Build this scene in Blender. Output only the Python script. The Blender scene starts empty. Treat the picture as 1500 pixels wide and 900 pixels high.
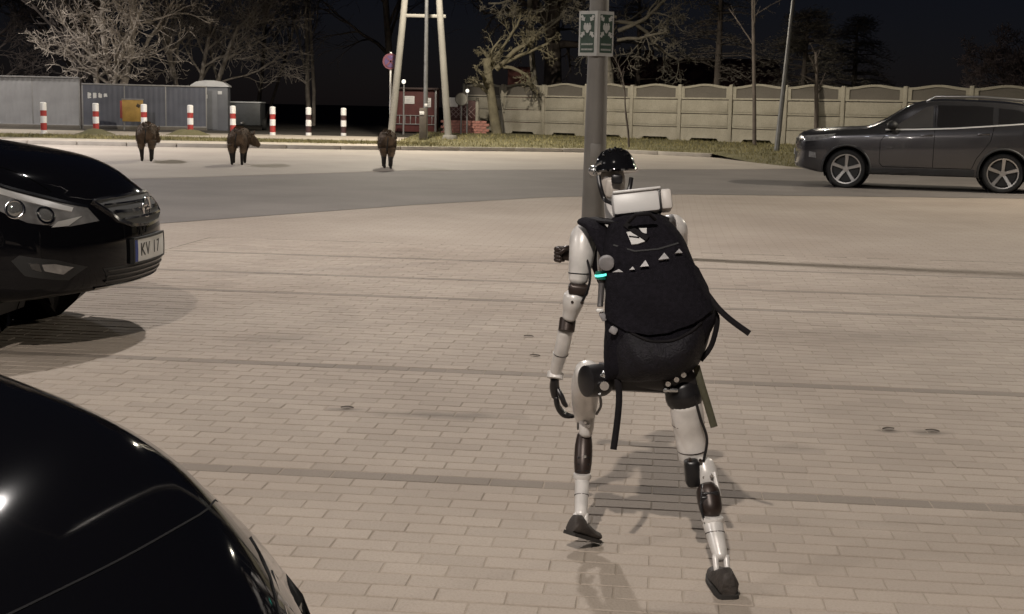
import bpy, bmesh, math, random
import numpy as np
from mathutils import Vector, Matrix
from mathutils.bvhtree import BVHTree

C = bpy.context.scene.collection
PI = math.pi
R = math.radians
V3 = Vector

# ------------------------------------------------------------------ camera, sky, exposure
cam = bpy.data.cameras.new('camera')
cam.lens = 48.0; cam.sensor_width = 36.0
cam.clip_start = 0.05; cam.clip_end = 4000
camo = bpy.data.objects.new('camera', cam); C.objects.link(camo)
camo.matrix_world = (Matrix.Translation((0, 0, 1.38)) @ Matrix.Rotation(R(90 - 8.31), 4, 'X')
                     @ Matrix.Rotation(R(1.2), 4, 'Z'))
bpy.context.scene.camera = camo
sc = bpy.context.scene
sc.view_settings.view_transform = 'Standard'
sc.view_settings.look = 'None'
sc.view_settings.exposure = 0.08
sc.view_settings.gamma = 1.0
w = bpy.data.worlds.new('World'); sc.world = w; w.use_nodes = True
nt = w.node_tree
sky = nt.nodes.new('ShaderNodeTexSky'); sky.sky_type = 'NISHITA'
sky.sun_disc = False
sky.sun_elevation = R(28); sky.sun_rotation = R(200)
sky.dust_density = 0.4; sky.ozone_density = 3.0
bg = nt.nodes['Background']
tint = nt.nodes.new('ShaderNodeMix'); tint.data_type = 'RGBA'; tint.blend_type = 'MULTIPLY'; tint.inputs[0].default_value = 1; tint.inputs[7].default_value = (1.05, .86, 1.15, 1)
nt.links.new(sky.outputs[0], tint.inputs[6]); nt.links.new(tint.outputs[2], bg.inputs[0]); bg.inputs[1].default_value = 0.0008
# the moon: night level of the one sun lamp
sl = bpy.data.lights.new('moonlight', 'SUN'); sl.energy = 0.012; sl.angle = R(0.5); sl.color = (0.85, 0.9, 1)
so = bpy.data.objects.new('moonlight', sl); C.objects.link(so)
so.rotation_euler = (R(62), 0, R(-20))

# ------------------------------------------------------------------ helpers
MATS = {}
def mat(name, col, rough=0.6, metal=0.0, var=0.15, scale=6.0, bump=0.0, bscale=40.0, coat=0.0, spec=0.5, emit=None, estr=0.0, detail=6, col2=None, trans=0.0):
    if name in MATS: return MATS[name]
    m = bpy.data.materials.new(name); m.use_nodes = True
    n = m.node_tree; b = n.nodes['Principled BSDF']
    b.inputs['Roughness'].default_value = rough; b.inputs['Metallic'].default_value = metal
    b.inputs['Coat Weight'].default_value = coat; b.inputs['Coat Roughness'].default_value = 0.03
    b.inputs['Specular IOR Level'].default_value = spec
    if trans: b.inputs['Transmission Weight'].default_value = trans
    tc = n.nodes.new('ShaderNodeTexCoord')
    if var > 0 or col2:
        nz = n.nodes.new('ShaderNodeTexNoise'); nz.inputs['Scale'].default_value = scale; nz.inputs['Detail'].default_value = detail
        n.links.new(tc.outputs['Object'], nz.inputs['Vector'])
        cr = n.nodes.new('ShaderNodeValToRGB')
        a = tuple(c * (1 - var) for c in col) + (1,); z = tuple(min(1, c * (1 + var)) for c in (col2 or col)) + (1,)
        cr.color_ramp.elements[0].position = .32; cr.color_ramp.elements[1].position = .68
        cr.color_ramp.elements[0].color = a; cr.color_ramp.elements[1].color = z
        n.links.new(nz.outputs['Fac'], cr.inputs[0]); n.links.new(cr.outputs[0], b.inputs['Base Color'])
    else:
        b.inputs['Base Color'].default_value = tuple(col) + (1,)
    if bump > 0:
        n2 = n.nodes.new('ShaderNodeTexNoise'); n2.inputs['Scale'].default_value = bscale; n2.inputs['Detail'].default_value = 5
        n.links.new(tc.outputs['Object'], n2.inputs['Vector'])
        bp = n.nodes.new('ShaderNodeBump'); bp.inputs['Strength'].default_value = bump; bp.inputs['Distance'].default_value = 0.02
        n.links.new(n2.outputs['Fac'], bp.inputs['Height']); n.links.new(bp.outputs[0], b.inputs['Normal'])
    if emit:
        b.inputs['Emission Color'].default_value = tuple(emit) + (1,); b.inputs['Emission Strength'].default_value = estr
    MATS[name] = m
    return m

class MB:
    """collects shapes and links them as ONE mesh object"""
    def __init__(s): s.v = []; s.f = []; s.mi = []; s.cur = 0
    def add(s, vs, fs):
        k = len(s.v); s.v += [tuple(v) for v in vs]
        s.f += [tuple(i + k for i in f) for f in fs]; s.mi += [s.cur] * len(fs)
        return s
    def box(s, c, d, rot=None, bev=0.0):
        hx, hy, hz = d[0] / 2, d[1] / 2, d[2] / 2
        b = min(bev, hx * .9, hy * .9, hz * .9)
        if b <= 0:
            vs = [V3((x, y, z)) for x in (-hx, hx) for y in (-hy, hy) for z in (-hz, hz)]
            fs = [(0, 1, 3, 2), (4, 6, 7, 5), (0, 4, 5, 1), (2, 3, 7, 6), (0, 2, 6, 4), (1, 5, 7, 3)]
        else:
            bm = bmesh.new(); bmesh.ops.create_cube(bm, size=1)
            bmesh.ops.scale(bm, vec=d, verts=bm.verts)
            bmesh.ops.bevel(bm, geom=bm.edges[:], offset=b, segments=2, affect='EDGES', profile=.5)
            bm.verts.index_update()
            vs = [v.co.copy() for v in bm.verts]; fs = [[v.index for v in f.verts] for f in bm.faces]; bm.free()
        if rot is not None: vs = [rot @ v for v in vs]
        c = V3(c); return s.add([v + c for v in vs], fs)
    def tube(s, pts, rad, n=10, cap=True, flat=1.0, flatdir=None):
        pts = [V3(p) for p in pts]
        if not hasattr(rad, '__len__'): rad = [rad] * len(pts)
        k = len(s.v); vs = []
        t0 = (pts[1] - pts[0]).normalized()
        u = V3(flatdir) if flatdir else (V3((0, 0, 1)) if abs(t0.z) < .9 else V3((1, 0, 0)))
        for i, p in enumerate(pts):
            t = (pts[min(i + 1, len(pts) - 1)] - pts[max(i - 1, 0)])
            t = t.normalized() if t.length > 1e-9 else t0
            u = (u - t * u.dot(t))
            u = u.normalized() if u.length > 1e-6 else t.orthogonal().normalized()
            b = t.cross(u)
            for j in range(n):
                a = 2 * PI * j / n
                vs.append(p + (u * math.cos(a) * flat + b * math.sin(a)) * rad[i])
        fs = []
        for i in range(len(pts) - 1):
            for j in range(n):
                fs.append((i * n + j, i * n + (j + 1) % n, (i + 1) * n + (j + 1) % n, (i + 1) * n + j))
        if cap:
            fs.append(tuple(reversed(range(n)))); fs.append(tuple((len(pts) - 1) * n + j for j in range(n)))
        return s.add(vs, fs)
    def lathe(s, prof, c=(0, 0, 0), axis='Z', n=20, rot=None, cap=True):
        vs = []; fs = []
        for r_, h in prof:
            for j in range(n):
                a = 2 * PI * j / n
                p = V3((r_ * math.cos(a), r_ * math.sin(a), h))
                if axis == 'Y': p = V3((p.x, p.z, -p.y))
                if axis == 'X': p = V3((p.z, p.x, p.y))
                if rot is not None: p = rot @ p
                vs.append(p + V3(c))
        for i in range(len(prof) - 1):
            for j in range(n):
                fs.append((i * n + j, i * n + (j + 1) % n, (i + 1) * n + (j + 1) % n, (i + 1) * n + j))
        if cap: fs.append(tuple(reversed(range(n)))); fs.append(tuple((len(prof) - 1) * n + j for j in range(n)))
        return s.add(vs, fs)
    def ell(s, c, r, rot=None, nu=16, nv=10):
        pr = []
        vs = []; fs = []
        for i in range(nv + 1):
            th = PI * i / nv
            for j in range(nu):
                a = 2 * PI * j / nu
                p = V3((r[0] * math.sin(th) * math.cos(a), r[1] * math.sin(th) * math.sin(a), r[2] * math.cos(th)))
                if rot is not None: p = rot @ p
                vs.append(p + V3(c))
        for i in range(nv):
            for j in range(nu):
                fs.append((i * nu + j, (i + 1) * nu + j, (i + 1) * nu + (j + 1) % nu, i * nu + (j + 1) % nu))
        return s.add(vs, fs)
    def prism(s, poly, a, b, plane='XZ'):
        """poly extruded between a and b along the missing axis"""
        n = len(poly); vs = []
        for t in (a, b):
            for p, q in poly:
                vs.append({'XZ': (p, t, q), 'XY': (p, q, t), 'YZ': (t, p, q)}[plane])
        fs = [tuple(range(n)), tuple(reversed(range(n, 2 * n)))]
        for i in range(n): fs.append((i, i + n, (i + 1) % n + n, (i + 1) % n))
        return s.add(vs, fs)
    def build(s, name, m, parent=None, off=(0, 0, 0), smooth=35, fix=True):
        me = bpy.data.meshes.new(name)
        o_ = V3(off)
        me.from_pydata([tuple(V3(v) - o_) for v in s.v], [], s.f)
        ms = m if isinstance(m, (list, tuple)) else [m]
        for q in ms: me.materials.append(q)
        if len(ms) > 1: me.polygons.foreach_set('material_index', s.mi)
        if fix:
            bm = bmesh.new(); bm.from_mesh(me); bmesh.ops.recalc_face_normals(bm, faces=bm.faces); bm.to_mesh(me); bm.free()
        if smooth:
            me.polygons.foreach_set('use_smooth', [True] * len(me.polygons)); me.set_sharp_from_angle(angle=R(smooth))
        me.update()
        o = bpy.data.objects.new(name, me); C.objects.link(o)
        if parent: o.parent = parent
        return o

def tag(o, label=None, cat=None, group=None, kind=None):
    if label: o['label'] = label
    if cat: o['category'] = cat
    if group: o['group'] = group
    if kind: o['kind'] = kind
    return o
def empty(name, loc, rz=0, label=None, cat=None, group=None):
    o = bpy.data.objects.new(name, None); C.objects.link(o); o.location = loc; o.rotation_euler = (0, 0, rz)
    o.empty_display_size = .1
    return tag(o, label, cat, group)
def kids(o): return [c for c in bpy.data.objects if c.parent == o]
def copy_tree(o, parent=None):
    c = o.copy(); C.objects.link(c)
    if parent: c.parent = parent
    for ch in kids(o): copy_tree(ch, c)
    return c
def cr(pts, n=8):
    """Catmull-Rom through tuples of any length"""
    P = np.array(pts, float); out = []
    for i in range(len(P) - 1):
        p0 = P[max(i - 1, 0)]; p1 = P[i]; p2 = P[i + 1]; p3 = P[min(i + 2, len(P) - 1)]
        for k in range(n):
            t = k / n
            out.append(.5 * ((2 * p1) + (p2 - p0) * t + (2 * p0 - 5 * p1 + 4 * p2 - p3) * t * t + (3 * p1 - p0 - 3 * p2 + p3) * t ** 3))
    out.append(P[-1]); return np.array(out)
def limb(mb, pts, rad, n=14, k=6, flat=1.0, flatdir=None, rnd=True):
    q = cr([tuple(p) + (r_,) for p, r_ in zip(pts, rad)], k)
    P = [V3(a[:3]) for a in q]; Rr = [max(.002, a[3]) for a in q]
    if rnd:
        a = (P[0] - P[1]).normalized(); b = (P[-1] - P[-2]).normalized(); r0 = Rr[0]; r1 = Rr[-1]
        P = [P[0] + a * r0 * .5, P[0] + a * r0 * .35] + P + [P[-1] + b * r1 * .35, P[-1] + b * r1 * .5]
        Rr = [r0 * .3, r0 * .72] + Rr + [r1 * .72, r1 * .3]
    return mb.tube(P, Rr, n, True, flat, flatdir)
def struct(name, mb, m, smooth=0):
    return tag(mb.build(name, m, smooth=smooth), kind='structure')

# ------------------------------------------------------------------ street lamps (outside the frame, they light the place)
lamp_steel = mat('lamp_steel', (.22, .22, .22), .45, .6)
lamp_shell = mat('lamp_shell', (.12, .12, .13), .4, .3)
def lamp_lens(name, col): return mat('lens_' + name, (.8, .8, .75), .3, 0, 0, emit=col, estr=60)
def street_lamp(x, y, h, aim, power, col, label, spot=168, arm=1.0):
    """post, bracket, lamp head, and the light that comes out of the head's lens"""
    r_ = empty('street_lamp', (x - aim[0] * arm, y - aim[1] * arm, 0), 0, label, 'street lamp', 'tall street lamps round the car park')
    MB().tube([(0, 0, 0), (0, 0, 1.2), (0, 0, h * .96)], [.09, .08, .045], 12).build('pole', lamp_steel, r_)
    ax, ay = aim[0] * arm, aim[1] * arm
    MB().tube([(0, 0, h * .95), (ax * .4, ay * .4, h + .12), (ax * .8, ay * .8, h + .12)], .03, 8).build('bracket', lamp_steel, r_)
    ang = math.atan2(ay, ax)
    rot = Matrix.Rotation(ang, 3, 'Z')
    MB().box((ax, ay, h + .13), (.62, .26, .09), rot, .03).build('lamp_head', lamp_shell, r_)
    MB().box((ax, ay, h + .078), (.4, .18, .012), rot, .004).build('lens', lamp_lens('%d' % (x * 100), col), r_)
    ld = bpy.data.lights.new('lamp_light', 'SPOT'); ld.energy = power; ld.color = col; ld.spot_size = R(spot); ld.spot_blend = .35
    ld.shadow_soft_size = .09
    lo = bpy.data.objects.new('lamp_light', ld); C.objects.link(lo); lo.parent = r_; lo.location = (ax, ay, h + .02)
    return r_
warm = (1.0, .91, .82); neut = (1.0, .94, .90); cool = (.97, .95, 1.0); amber = (1.0, .90, .74)
street_lamp(-1.7, -3.4, 8.0, (0, 1), 3850, warm, 'street lamp on the near edge of the car park behind the robot')
street_lamp(-12.5, 1.5, 8.0, (1, 0), 1700, neut, 'street lamp left of the black hatchback beside the paved bays')
street_lamp(-24.5, 54.0, 8.0, (1, 0), 3600, (1, .93, .86), 'street lamp before the left end of the pale metal fence')
street_lamp(-15.8, 36.5, 8.0, (0, -1), 6000, (1.0, .94, .93), 'street lamp near the left end of the bollard row')
street_lamp(14.5, 22.5, 8.0, (-1, 0), 5000, amber, 'street lamp right of the paved bays near the grey car')
street_lamp(-3.2, 46.5, 9.2, (0, -1), 7500, amber, 'thin grey street lamp standing between the legs of the A shaped mast', arm=2.2)
lp = street_lamp(8.25, 44.0, 8.5, (-1, 0), 900, amber, 'thin leaning street lamp in the grass before the concrete fence', arm=.1)
lp.rotation_euler = (0, R(3.6), 0)

# ------------------------------------------------------------------ ground, road, kerb, verge
def node_ground(name, c1, c2, c3, rough=.8, fine=60, bump=.25, stains=None):
    m = bpy.data.materials.new(name); m.use_nodes = True; n = m.node_tree; L = n.links; b = n.nodes['Principled BSDF']
    b.inputs['Roughness'].default_value = rough; b.inputs['Specular IOR Level'].default_value = .35
    tc = n.nodes.new('ShaderNodeTexCoord')
    big = n.nodes.new('ShaderNodeTexNoise'); big.inputs['Scale'].default_value = .45; big.inputs['Detail'].default_value = 7; big.inputs['Roughness'].default_value = .6
    L.new(tc.outputs['Object'], big.inputs['Vector'])
    r1 = n.nodes.new('ShaderNodeValToRGB'); r1.color_ramp.elements[0].position = .36; r1.color_ramp.elements[1].position = .66
    r1.color_ramp.elements[0].color = c1 + (1,); r1.color_ramp.elements[1].color = c2 + (1,)
    L.new(big.outputs['Fac'], r1.inputs[0])
    fi = n.nodes.new('ShaderNodeTexNoise'); fi.inputs['Scale'].default_value = fine; fi.inputs['Detail'].default_value = 4
    L.new(tc.outputs['Object'], fi.inputs['Vector'])
    mx = n.nodes.new('ShaderNodeMix'); mx.data_type = 'RGBA'; mx.inputs[7].default_value = c3 + (1,)
    r2 = n.nodes.new('ShaderNodeMapRange'); r2.inputs[1].default_value = .45; r2.inputs[2].default_value = .75; r2.inputs[4].default_value = .45
    L.new(fi.outputs['Fac'], r2.inputs[0]); L.new(r2.outputs[0], mx.inputs[0]); L.new(r1.outputs[0], mx.inputs[6])
    L.new(mx.outputs[2], b.inputs['Base Color'])
    bp = n.nodes.new('ShaderNodeBump'); bp.inputs['Strength'].default_value = bump; bp.inputs['Distance'].default_value = .01
    L.new(fi.outputs['Fac'], bp.inputs['Height']); L.new(bp.outputs[0], b.inputs['Normal'])
    return m, n, b, mx
GA = R(-6.2)                                             # direction of the paver courses
def uv(u, v): return (u * math.cos(GA) - v * math.sin(GA), u * math.sin(GA) + v * math.cos(GA))
def sheet(name, pts, z, m, kind='structure', sub=0):
    b = MB(); b.add([(x, y, z) for x, y in pts], [tuple(range(len(pts)))])
    o = b.build(name, m, smooth=0); return tag(o, kind=kind)

m_dirt, *_ = node_ground('dark_soil', (.035, .03, .024), (.06, .052, .04), (.03, .026, .02), .95, 8, .6)
sheet('ground', [(-900, -300), (900, -300), (900, 1500), (-900, 1500)], -.06, m_dirt)
m_bed, *_ = node_ground('joint_sand', (.27, .228, .185), (.335, .287, .236), (.22, .185, .15), .95, 90, .4)
PC1, PC2 = (.305, .254, .210), (.38, .326, .274)

# built pavers lie in u [-4.6, 5.2], v [2.55, 13.55]; the rest of the yard is one sheet whose joints are too far away to resolve
U0, U1, V0, V1 = -4.6, 5.2, 2.55, 13.55
bedp = [uv(U0, V0), uv(U1, V0), uv(U1, V1), uv(U0, V1)]
sheet('paving_bed', bedp, -.0028, m_bed)
def paver_material(name, far):
    m, n, b, mx = node_ground(name, PC1, PC2, (.23, .195, .155), .78, 120, .35)
    L = n.links
    if far:                                              # courses of pavers that the picture can no longer separate
        tc = n.nodes.new('ShaderNodeTexCoord'); mp = n.nodes.new('ShaderNodeMapping'); mp.inputs['Rotation'].default_value = (0, 0, -GA)
        br = n.nodes.new('ShaderNodeTexBrick'); br.inputs['Scale'].default_value = 1; br.inputs['Brick Width'].default_value = .2; br.inputs['Row Height'].default_value = .1
        br.inputs['Mortar Size'].default_value = .006; br.inputs['Color1'].default_value = (1, 1, 1, 1); br.inputs['Color2'].default_value = (.92, .92, .93, 1); br.inputs['Mortar'].default_value = (.8, .78, .76, 1)
        L.new(tc.outputs['Object'], mp.inputs[0]); L.new(mp.outputs[0], br.inputs[0])
        x = n.nodes.new('ShaderNodeMix'); x.data_type = 'RGBA'; x.blend_type = 'MULTIPLY'; x.inputs[0].default_value = 1
        L.new(mx.outputs[2], x.inputs[6]); L.new(br.outputs[0], x.inputs[7]); L.new(x.outputs[2], b.inputs['Base Color'])
    else:                                                # every paver its own slight tone
        oi = n.nodes.new('ShaderNodeObjectInfo'); ge = n.nodes.new('ShaderNodeNewGeometry'); ad = n.nodes.new('ShaderNodeMath'); ad.operation = 'ADD'
        fr = n.nodes.new('ShaderNodeMath'); fr.operation = 'FRACT'
        L.new(oi.outputs['Random'], ad.inputs[0]); L.new(ge.outputs['Random Per Island'], ad.inputs[1]); L.new(ad.outputs[0], fr.inputs[0])
        mr = n.nodes.new('ShaderNodeMapRange'); mr.inputs[3].default_value = .92; mr.inputs[4].default_value = 1.06; L.new(fr.outputs[0], mr.inputs[0])
        # the noise must run through the yard, not restart in each paver
        tx = n.nodes.new('ShaderNodeNewGeometry')
        for q in n.nodes:
            if q.type == 'TEX_NOISE': L.new(tx.outputs['Position'], q.inputs['Vector'])
        vm = n.nodes.new('ShaderNodeVectorMath'); vm.operation = 'SCALE'
        L.new(mx.outputs[2], vm.inputs[0]); L.new(mr.outputs[0], vm.inputs['Scale']); L.new(vm.outputs[0], b.inputs['Base Color'])
        prev = vm.outputs[0]
        for sx, sy, rx, ry, k in STAINS:                  # old oil and dirt stains on the yard, at fixed places
            su = n.nodes.new('ShaderNodeVectorMath'); su.operation = 'SUBTRACT'; su.inputs[1].default_value = (sx, sy, 0); L.new(tx.outputs['Position'], su.inputs[0])
            dv = n.nodes.new('ShaderNodeVectorMath'); dv.operation = 'DIVIDE'; dv.inputs[1].default_value = (rx, ry, 1); L.new(su.outputs[0], dv.inputs[0])
            le = n.nodes.new('ShaderNodeVectorMath'); le.operation = 'LENGTH'; L.new(dv.outputs[0], le.inputs[0])
            nz = n.nodes.new('ShaderNodeTexNoise'); nz.inputs['Scale'].default_value = 9; nz.inputs['Detail'].default_value = 5; L.new(tx.outputs['Position'], nz.inputs['Vector'])
            ad2 = n.nodes.new('ShaderNodeMath'); ad2.operation = 'ADD'; L.new(le.outputs['Value'], ad2.inputs[0]); L.new(nz.outputs['Fac'], ad2.inputs[1])
            m2 = n.nodes.new('ShaderNodeMapRange'); m2.inputs[1].default_value = .75; m2.inputs[2].default_value = 1.5; m2.inputs[3].default_value = k; m2.inputs[4].default_value = 1; L.new(ad2.outputs[0], m2.inputs[0])
            v2 = n.nodes.new('ShaderNodeVectorMath'); v2.operation = 'SCALE'; L.new(prev, v2.inputs[0]); L.new(m2.outputs[0], v2.inputs['Scale']); prev = v2.outputs[0]
        L.new(prev, b.inputs['Base Color'])
    return m
STAINS = [(-.28, 6.03, .42, .10, .62), (-.75, 6.1, .1, .04, .6), (1.68, 5.9, .07, .05, .5), (1.86, 5.88, .13, .07, .6), (1.2, 5.55, .16, .1, .8), (.55, 3.3, .2, .1, .8), (-1.3, 7.9, .5, .25, .85), (2.2, 8.5, .9, .35, .85)]
m_pav = paver_material('paver_concrete', False); m_far = paver_material('far_paving', True)
def dark_copy(m, k):
    d = m.copy(); d.name = m.name + '_dark'; n = d.node_tree; b = n.nodes['Principled BSDF']
    src = b.inputs['Base Color'].links[0].from_socket
    v = n.nodes.new('ShaderNodeVectorMath'); v.operation = 'SCALE'; v.inputs['Scale'].default_value = k
    n.links.new(src, v.inputs[0]); n.links.new(v.outputs[0], b.inputs['Base Color']); return d
m_pavd = dark_copy(m_pav, .66)                           # graphite pavers of the bay lines, one row painting the pole's shadow
farp = MB()
def quad(mb, a, b_, c, d, z): mb.add([(p[0], p[1], z) for p in (a, b_, c, d)], [(0, 1, 2, 3)])
quad(farp, uv(-60, -30), uv(70, -30), uv(70, V0), uv(-60, V0), 0)
quad(farp, uv(-60, V0), uv(U0, V0), uv(U0, V1), uv(-60, V1), 0)
quad(farp, uv(U1, V0), uv(70, V0), uv(70, V1), uv(U1, V1), 0)
quad(farp, uv(-60, V1), uv(70, V1), uv(70, 60), uv(-60, 60), 0)
yard = struct('paving', farp, m_far)

def paver_shape(wd, dp, h=.03, b=.0028):
    x, y = wd / 2, dp / 2
    return ([(-x, -y, -h), (x, -y, -h), (x, y, -h), (-x, y, -h), (-x, -y, -b), (x, -y, -b), (x, y, -b), (-x, y, -b),
             (-x + b, -y + b, 0), (x - b, -y + b, 0), (x - b, y - b, 0), (-x + b, y - b, 0)],
            [(0, 1, 5, 4), (1, 2, 6, 5), (2, 3, 7, 6), (3, 0, 4, 7), (4, 5, 9, 8), (5, 6, 10, 9), (6, 7, 11, 10), (7, 4, 8, 11), (8, 9, 10, 11)])
rp = random.Random(4)
pv, pf = paver_shape(.1965, .0915)
LINES = [round(x / .1) for x in (4.85 - V0, 7.0 - V0, 9.7 - V0, 10.75 - V0, 12.2 - V0)]  # next to last row is the pole's cast shadow put into paver colour
cells = []
for j in range(int(round((V1 - V0) / .1))):
    for i in range(int(round((U1 - U0) / .2)) + 1):
        u = U0 + .2 * i + (.1 if j % 2 else 0); v = V0 + .05 + .1 * j
        if u - .1 < U0 - 1e-6 or u + .1 > U1 + 1e-6: continue
        x, y = uv(u, v)
        cells.append((x, y, u, v, j))
def seen(x, y):
    if y < 3.2 or abs(x) > .377 * y + .15: return False
    if x < -.18 and y < 3.9 + x * -.35 and x < -.3: return False       # behind the near bonnet
    return True
order = sorted([c for c in cells if seen(c[0], c[1])], key=lambda c: c[0] ** 2 + c[1] ** 2)
near = order[:300]; nearset = set((c[2], c[3]) for c in near)
pm = bpy.data.meshes.new('paver'); pm.from_pydata(pv, [], pf); pm.materials.append(m_pav)
pmd = pm.copy(); pmd.materials.clear(); pmd.materials.append(m_pavd)
for c in near:
    o = bpy.data.objects.new('paver', pmd if c[4] in LINES else pm); C.objects.link(o); o.parent = yard
    o.location = (c[0], c[1], rp.uniform(-.0014, .001)); o.rotation_euler = (rp.gauss(0, .003), rp.gauss(0, .002), GA + rp.gauss(0, .005))
for nm, mm, cond in (('pavers', m_pav, False), ('bay_and_shadow_line_pavers', m_pavd, True)):
    b = MB(); ca, sa = math.cos(GA), math.sin(GA)
    for c in cells:
        if (c[4] in LINES) != cond or (c[2], c[3]) in nearset: continue
        dz = rp.uniform(-.0014, .001); g_ = GA + rp.gauss(0, .006); ca, sa = math.cos(g_), math.sin(g_); tx, ty = rp.gauss(0, .002), rp.gauss(0, .003)
        b.add([(c[0] + x * ca - y * sa, c[1] + x * sa + y * ca, z + dz + x * ty + y * tx) for x, y, z in pv], pf)
    o = b.build(nm, mm, smooth=0, fix=False); o.parent = yard; o['kind'] = 'stuff'

m_road, *_ = node_ground('asphalt', (.135, .12, .11), (.185, .166, .152), (.095, .086, .08), .8, 70, .3)
lo = [(-60, 4.5), (-30, 8.3), (-9, 12.0), (-6, 13.9), (-3.98, 15.4), (-1.5, 19.0), (0.5, 21.4), (2.8, 22.9), (8.8, 23.7), (20, 24.2), (70, 25)]
hi = [(70, 37), (20, 36.0), (12, 35.2), (7.4, 34.8), (5.8, 33.6), (1.5, 31.5), (-2.3, 29.2), (-6.1, 24.6), (-9, 22.0), (-14, 19.6), (-30, 15), (-60, 11)]
sheet('road', lo + hi, .004, m_road)
m_plaza, *_ = node_ground('pale_concrete', (.30, .265, .23), (.37, .33, .285), (.25, .22, .19), .75, 40, .25)
plz = [(-60, 11.2), (-30, 15.2), (-14, 19.8), (-9, 22.2), (-6.1, 24.8), (-2.3, 29.4), (1.5, 31.7), (5.8, 33.8), (7.2, 34.9), (6.6, 38.5), (6.0, 41.9), (3.0, 44.2), (0, 43.6), (-5.35, 42.0), (-10.1, 41.0), (-16, 40.9), (-60, 40.9)]
sheet('forecourt', plz, .003, m_plaza)

m_kerb = mat('kerb_concrete', (.34, .31, .27), .8, 0, .15, 3, .3, 60)
m_slab, *_ = node_ground('pavement_concrete', (.34, .30, .25), (.42, .37, .31), (.28, .25, .2), .8, 30, .25)
m_soil, *_ = node_ground('verge_soil', (.09, .083, .042), (.14, .125, .065), (.07, .068, .03), .95, 12, .6)
kl = [(-60, 40.9), (-16, 40.9), (-10.1, 41.0), (-5.35, 42.0), (0, 43.6), (3.0, 44.2), (6.0, 41.9)]
def strip(pts, h0, h1, dx, z, mb):
    for a, b_ in zip(pts, pts[1:]):
        mb.add([(a[0], a[1], z), (b_[0], b_[1], z), (b_[0] + dx[0], b_[1] + dx[1], z), (a[0] + dx[0], a[1] + dx[1], z)], [(0, 1, 2, 3)])
kerb = empty('kerb', (0, 0, 0)); kerb['kind'] = 'structure'
kerb.name = 'kerb'
krn = random.Random(8)
for a, b_ in zip(kl, kl[1:]):                             # kerb stones about 1.6 m long, laid end to end
    a = V3(a + (0,)); b_ = V3(b_ + (0,)); Lg = (b_ - a).length
    if a.x < -40: a = V3((-28, 40.9, 0)); Lg = (b_ - a).length
    n = max(1, round(Lg / 1.6)); d = (b_ - a) / n; ang = math.atan2(d.y, d.x)
    for i in range(n):
        p = a + d * (i + .5)
        k = MB().box((0, 0, 0), (d.length - .02, .16, .26), None, .015).build('kerb_stone', m_kerb, kerb)
        k.location = (p.x, p.y, -.005 + krn.uniform(-.006, .006)); k.rotation_euler = (0, 0, ang)
# raised ground behind the kerb, one sheet per surface
def raised(name, x0, x1, rows, m):
    """rows: (offset from the kerb line, z)"""
    b = MB(); xs = np.linspace(x0, x1, 40)
    ky = np.interp(xs, [p[0] for p in kl], [p[1] for p in kl])
    vs = []; fs = []
    for i, x in enumerate(xs):
        for o_, z in rows: vs.append((x, (ky[i] if o_ < 3 else 41.5) + o_, z))
    k = len(rows)
    for i in range(len(xs) - 1):
        for j in range(k - 1): fs.append((i * k + j, (i + 1) * k + j, (i + 1) * k + j + 1, i * k + j + 1))
    b.add(vs, fs); return struct(name, b, m)
raised('pavement', -60, -4.0, [(.09, .118), (2.4, .122)], m_slab)
raised('grass_strip_soil', -60, -4.0, [(2.4, .119), (6.2, .14)], m_soil)
raised('footpath', -60, -4.0, [(6.2, .143), (11.5, .16)], m_slab)
raised('wasteland', -60, -4.0, [(11.5, .158), (40, .2)], m_dirt)
vb = MB()
vx = [(-4.0, 42.4), (0, 43.75), (3.0, 44.3), (6.0, 41.98), (6.6, 38.6), (7.4, 35.0), (12, 35.35), (20, 36.2), (60, 37)]
vs = []; fs = []
prof = [(0, .10), (.12, .15), (.3, .2), (.6, .24), (1.0, .27)]
back = [(-4.0, 75), (0, 75), (3, 75), (8, 75), (12, 75), (16, 75), (22, 75), (30, 75), (70, 75)]
for a, b_ in zip(vx, back):
    for t, z in [(0, .0 if a[0] > 6.3 else .11), (.06, .13), (.15, .17), (.3, .22), (.5, .25), (1, .25)]:
        vs.append((a[0] + (b_[0] - a[0]) * t, a[1] + (b_[1] - a[1]) * t, z))
for i in range(len(vx) - 1):
    for j in range(5): fs.append((i * 6 + j, (i + 1) * 6 + j, (i + 1) * 6 + j + 1, i * 6 + j + 1))
vb.add(vs, fs); verge = struct('grass_verge', vb, m_soil)
vbvh = BVHTree.FromPolygons([V3(v) for v in vs], fs)
m_grass = mat('grass_blades', (.12, .115, .042), .8, 0, .35, 1.5, col2=(.20, .17, .07))
rg = random.Random(11); gb = MB()
def blade(x, y, z, h, w_):
    a = rg.uniform(0, PI); dx, dy = math.cos(a) * w_, math.sin(a) * w_; lx, ly = rg.gauss(0, h * .5), rg.gauss(0, h * .5)
    gb.add([(x - dx, y - dy, z), (x + dx, y + dy, z), (x + lx, y + ly, z + h)], [(0, 1, 2)])
for i in range(26000):
    y = 36 + 22 * rg.random() ** 1.3; x = rg.uniform(-4.0, 20)
    hit = vbvh.ray_cast(V3((x, y, 5)), V3((0, 0, -1)))
    if hit[0] is None: continue
    if rg.random() < .3 and y < 40: pass
    blade(x, y, hit[0].z - .01, rg.uniform(.04, .13), .012)
for i in range(9000):
    x = rg.uniform(-22, -2.5); y = 41.5 + rg.gauss(3.6, .9)
    if not 43.6 < y < 47.6: continue
    blade(x, y, .125, rg.uniform(.03, .12), .012)
tag(gb.build('grass', m_grass, smooth=0, fix=False), kind='stuff')

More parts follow.
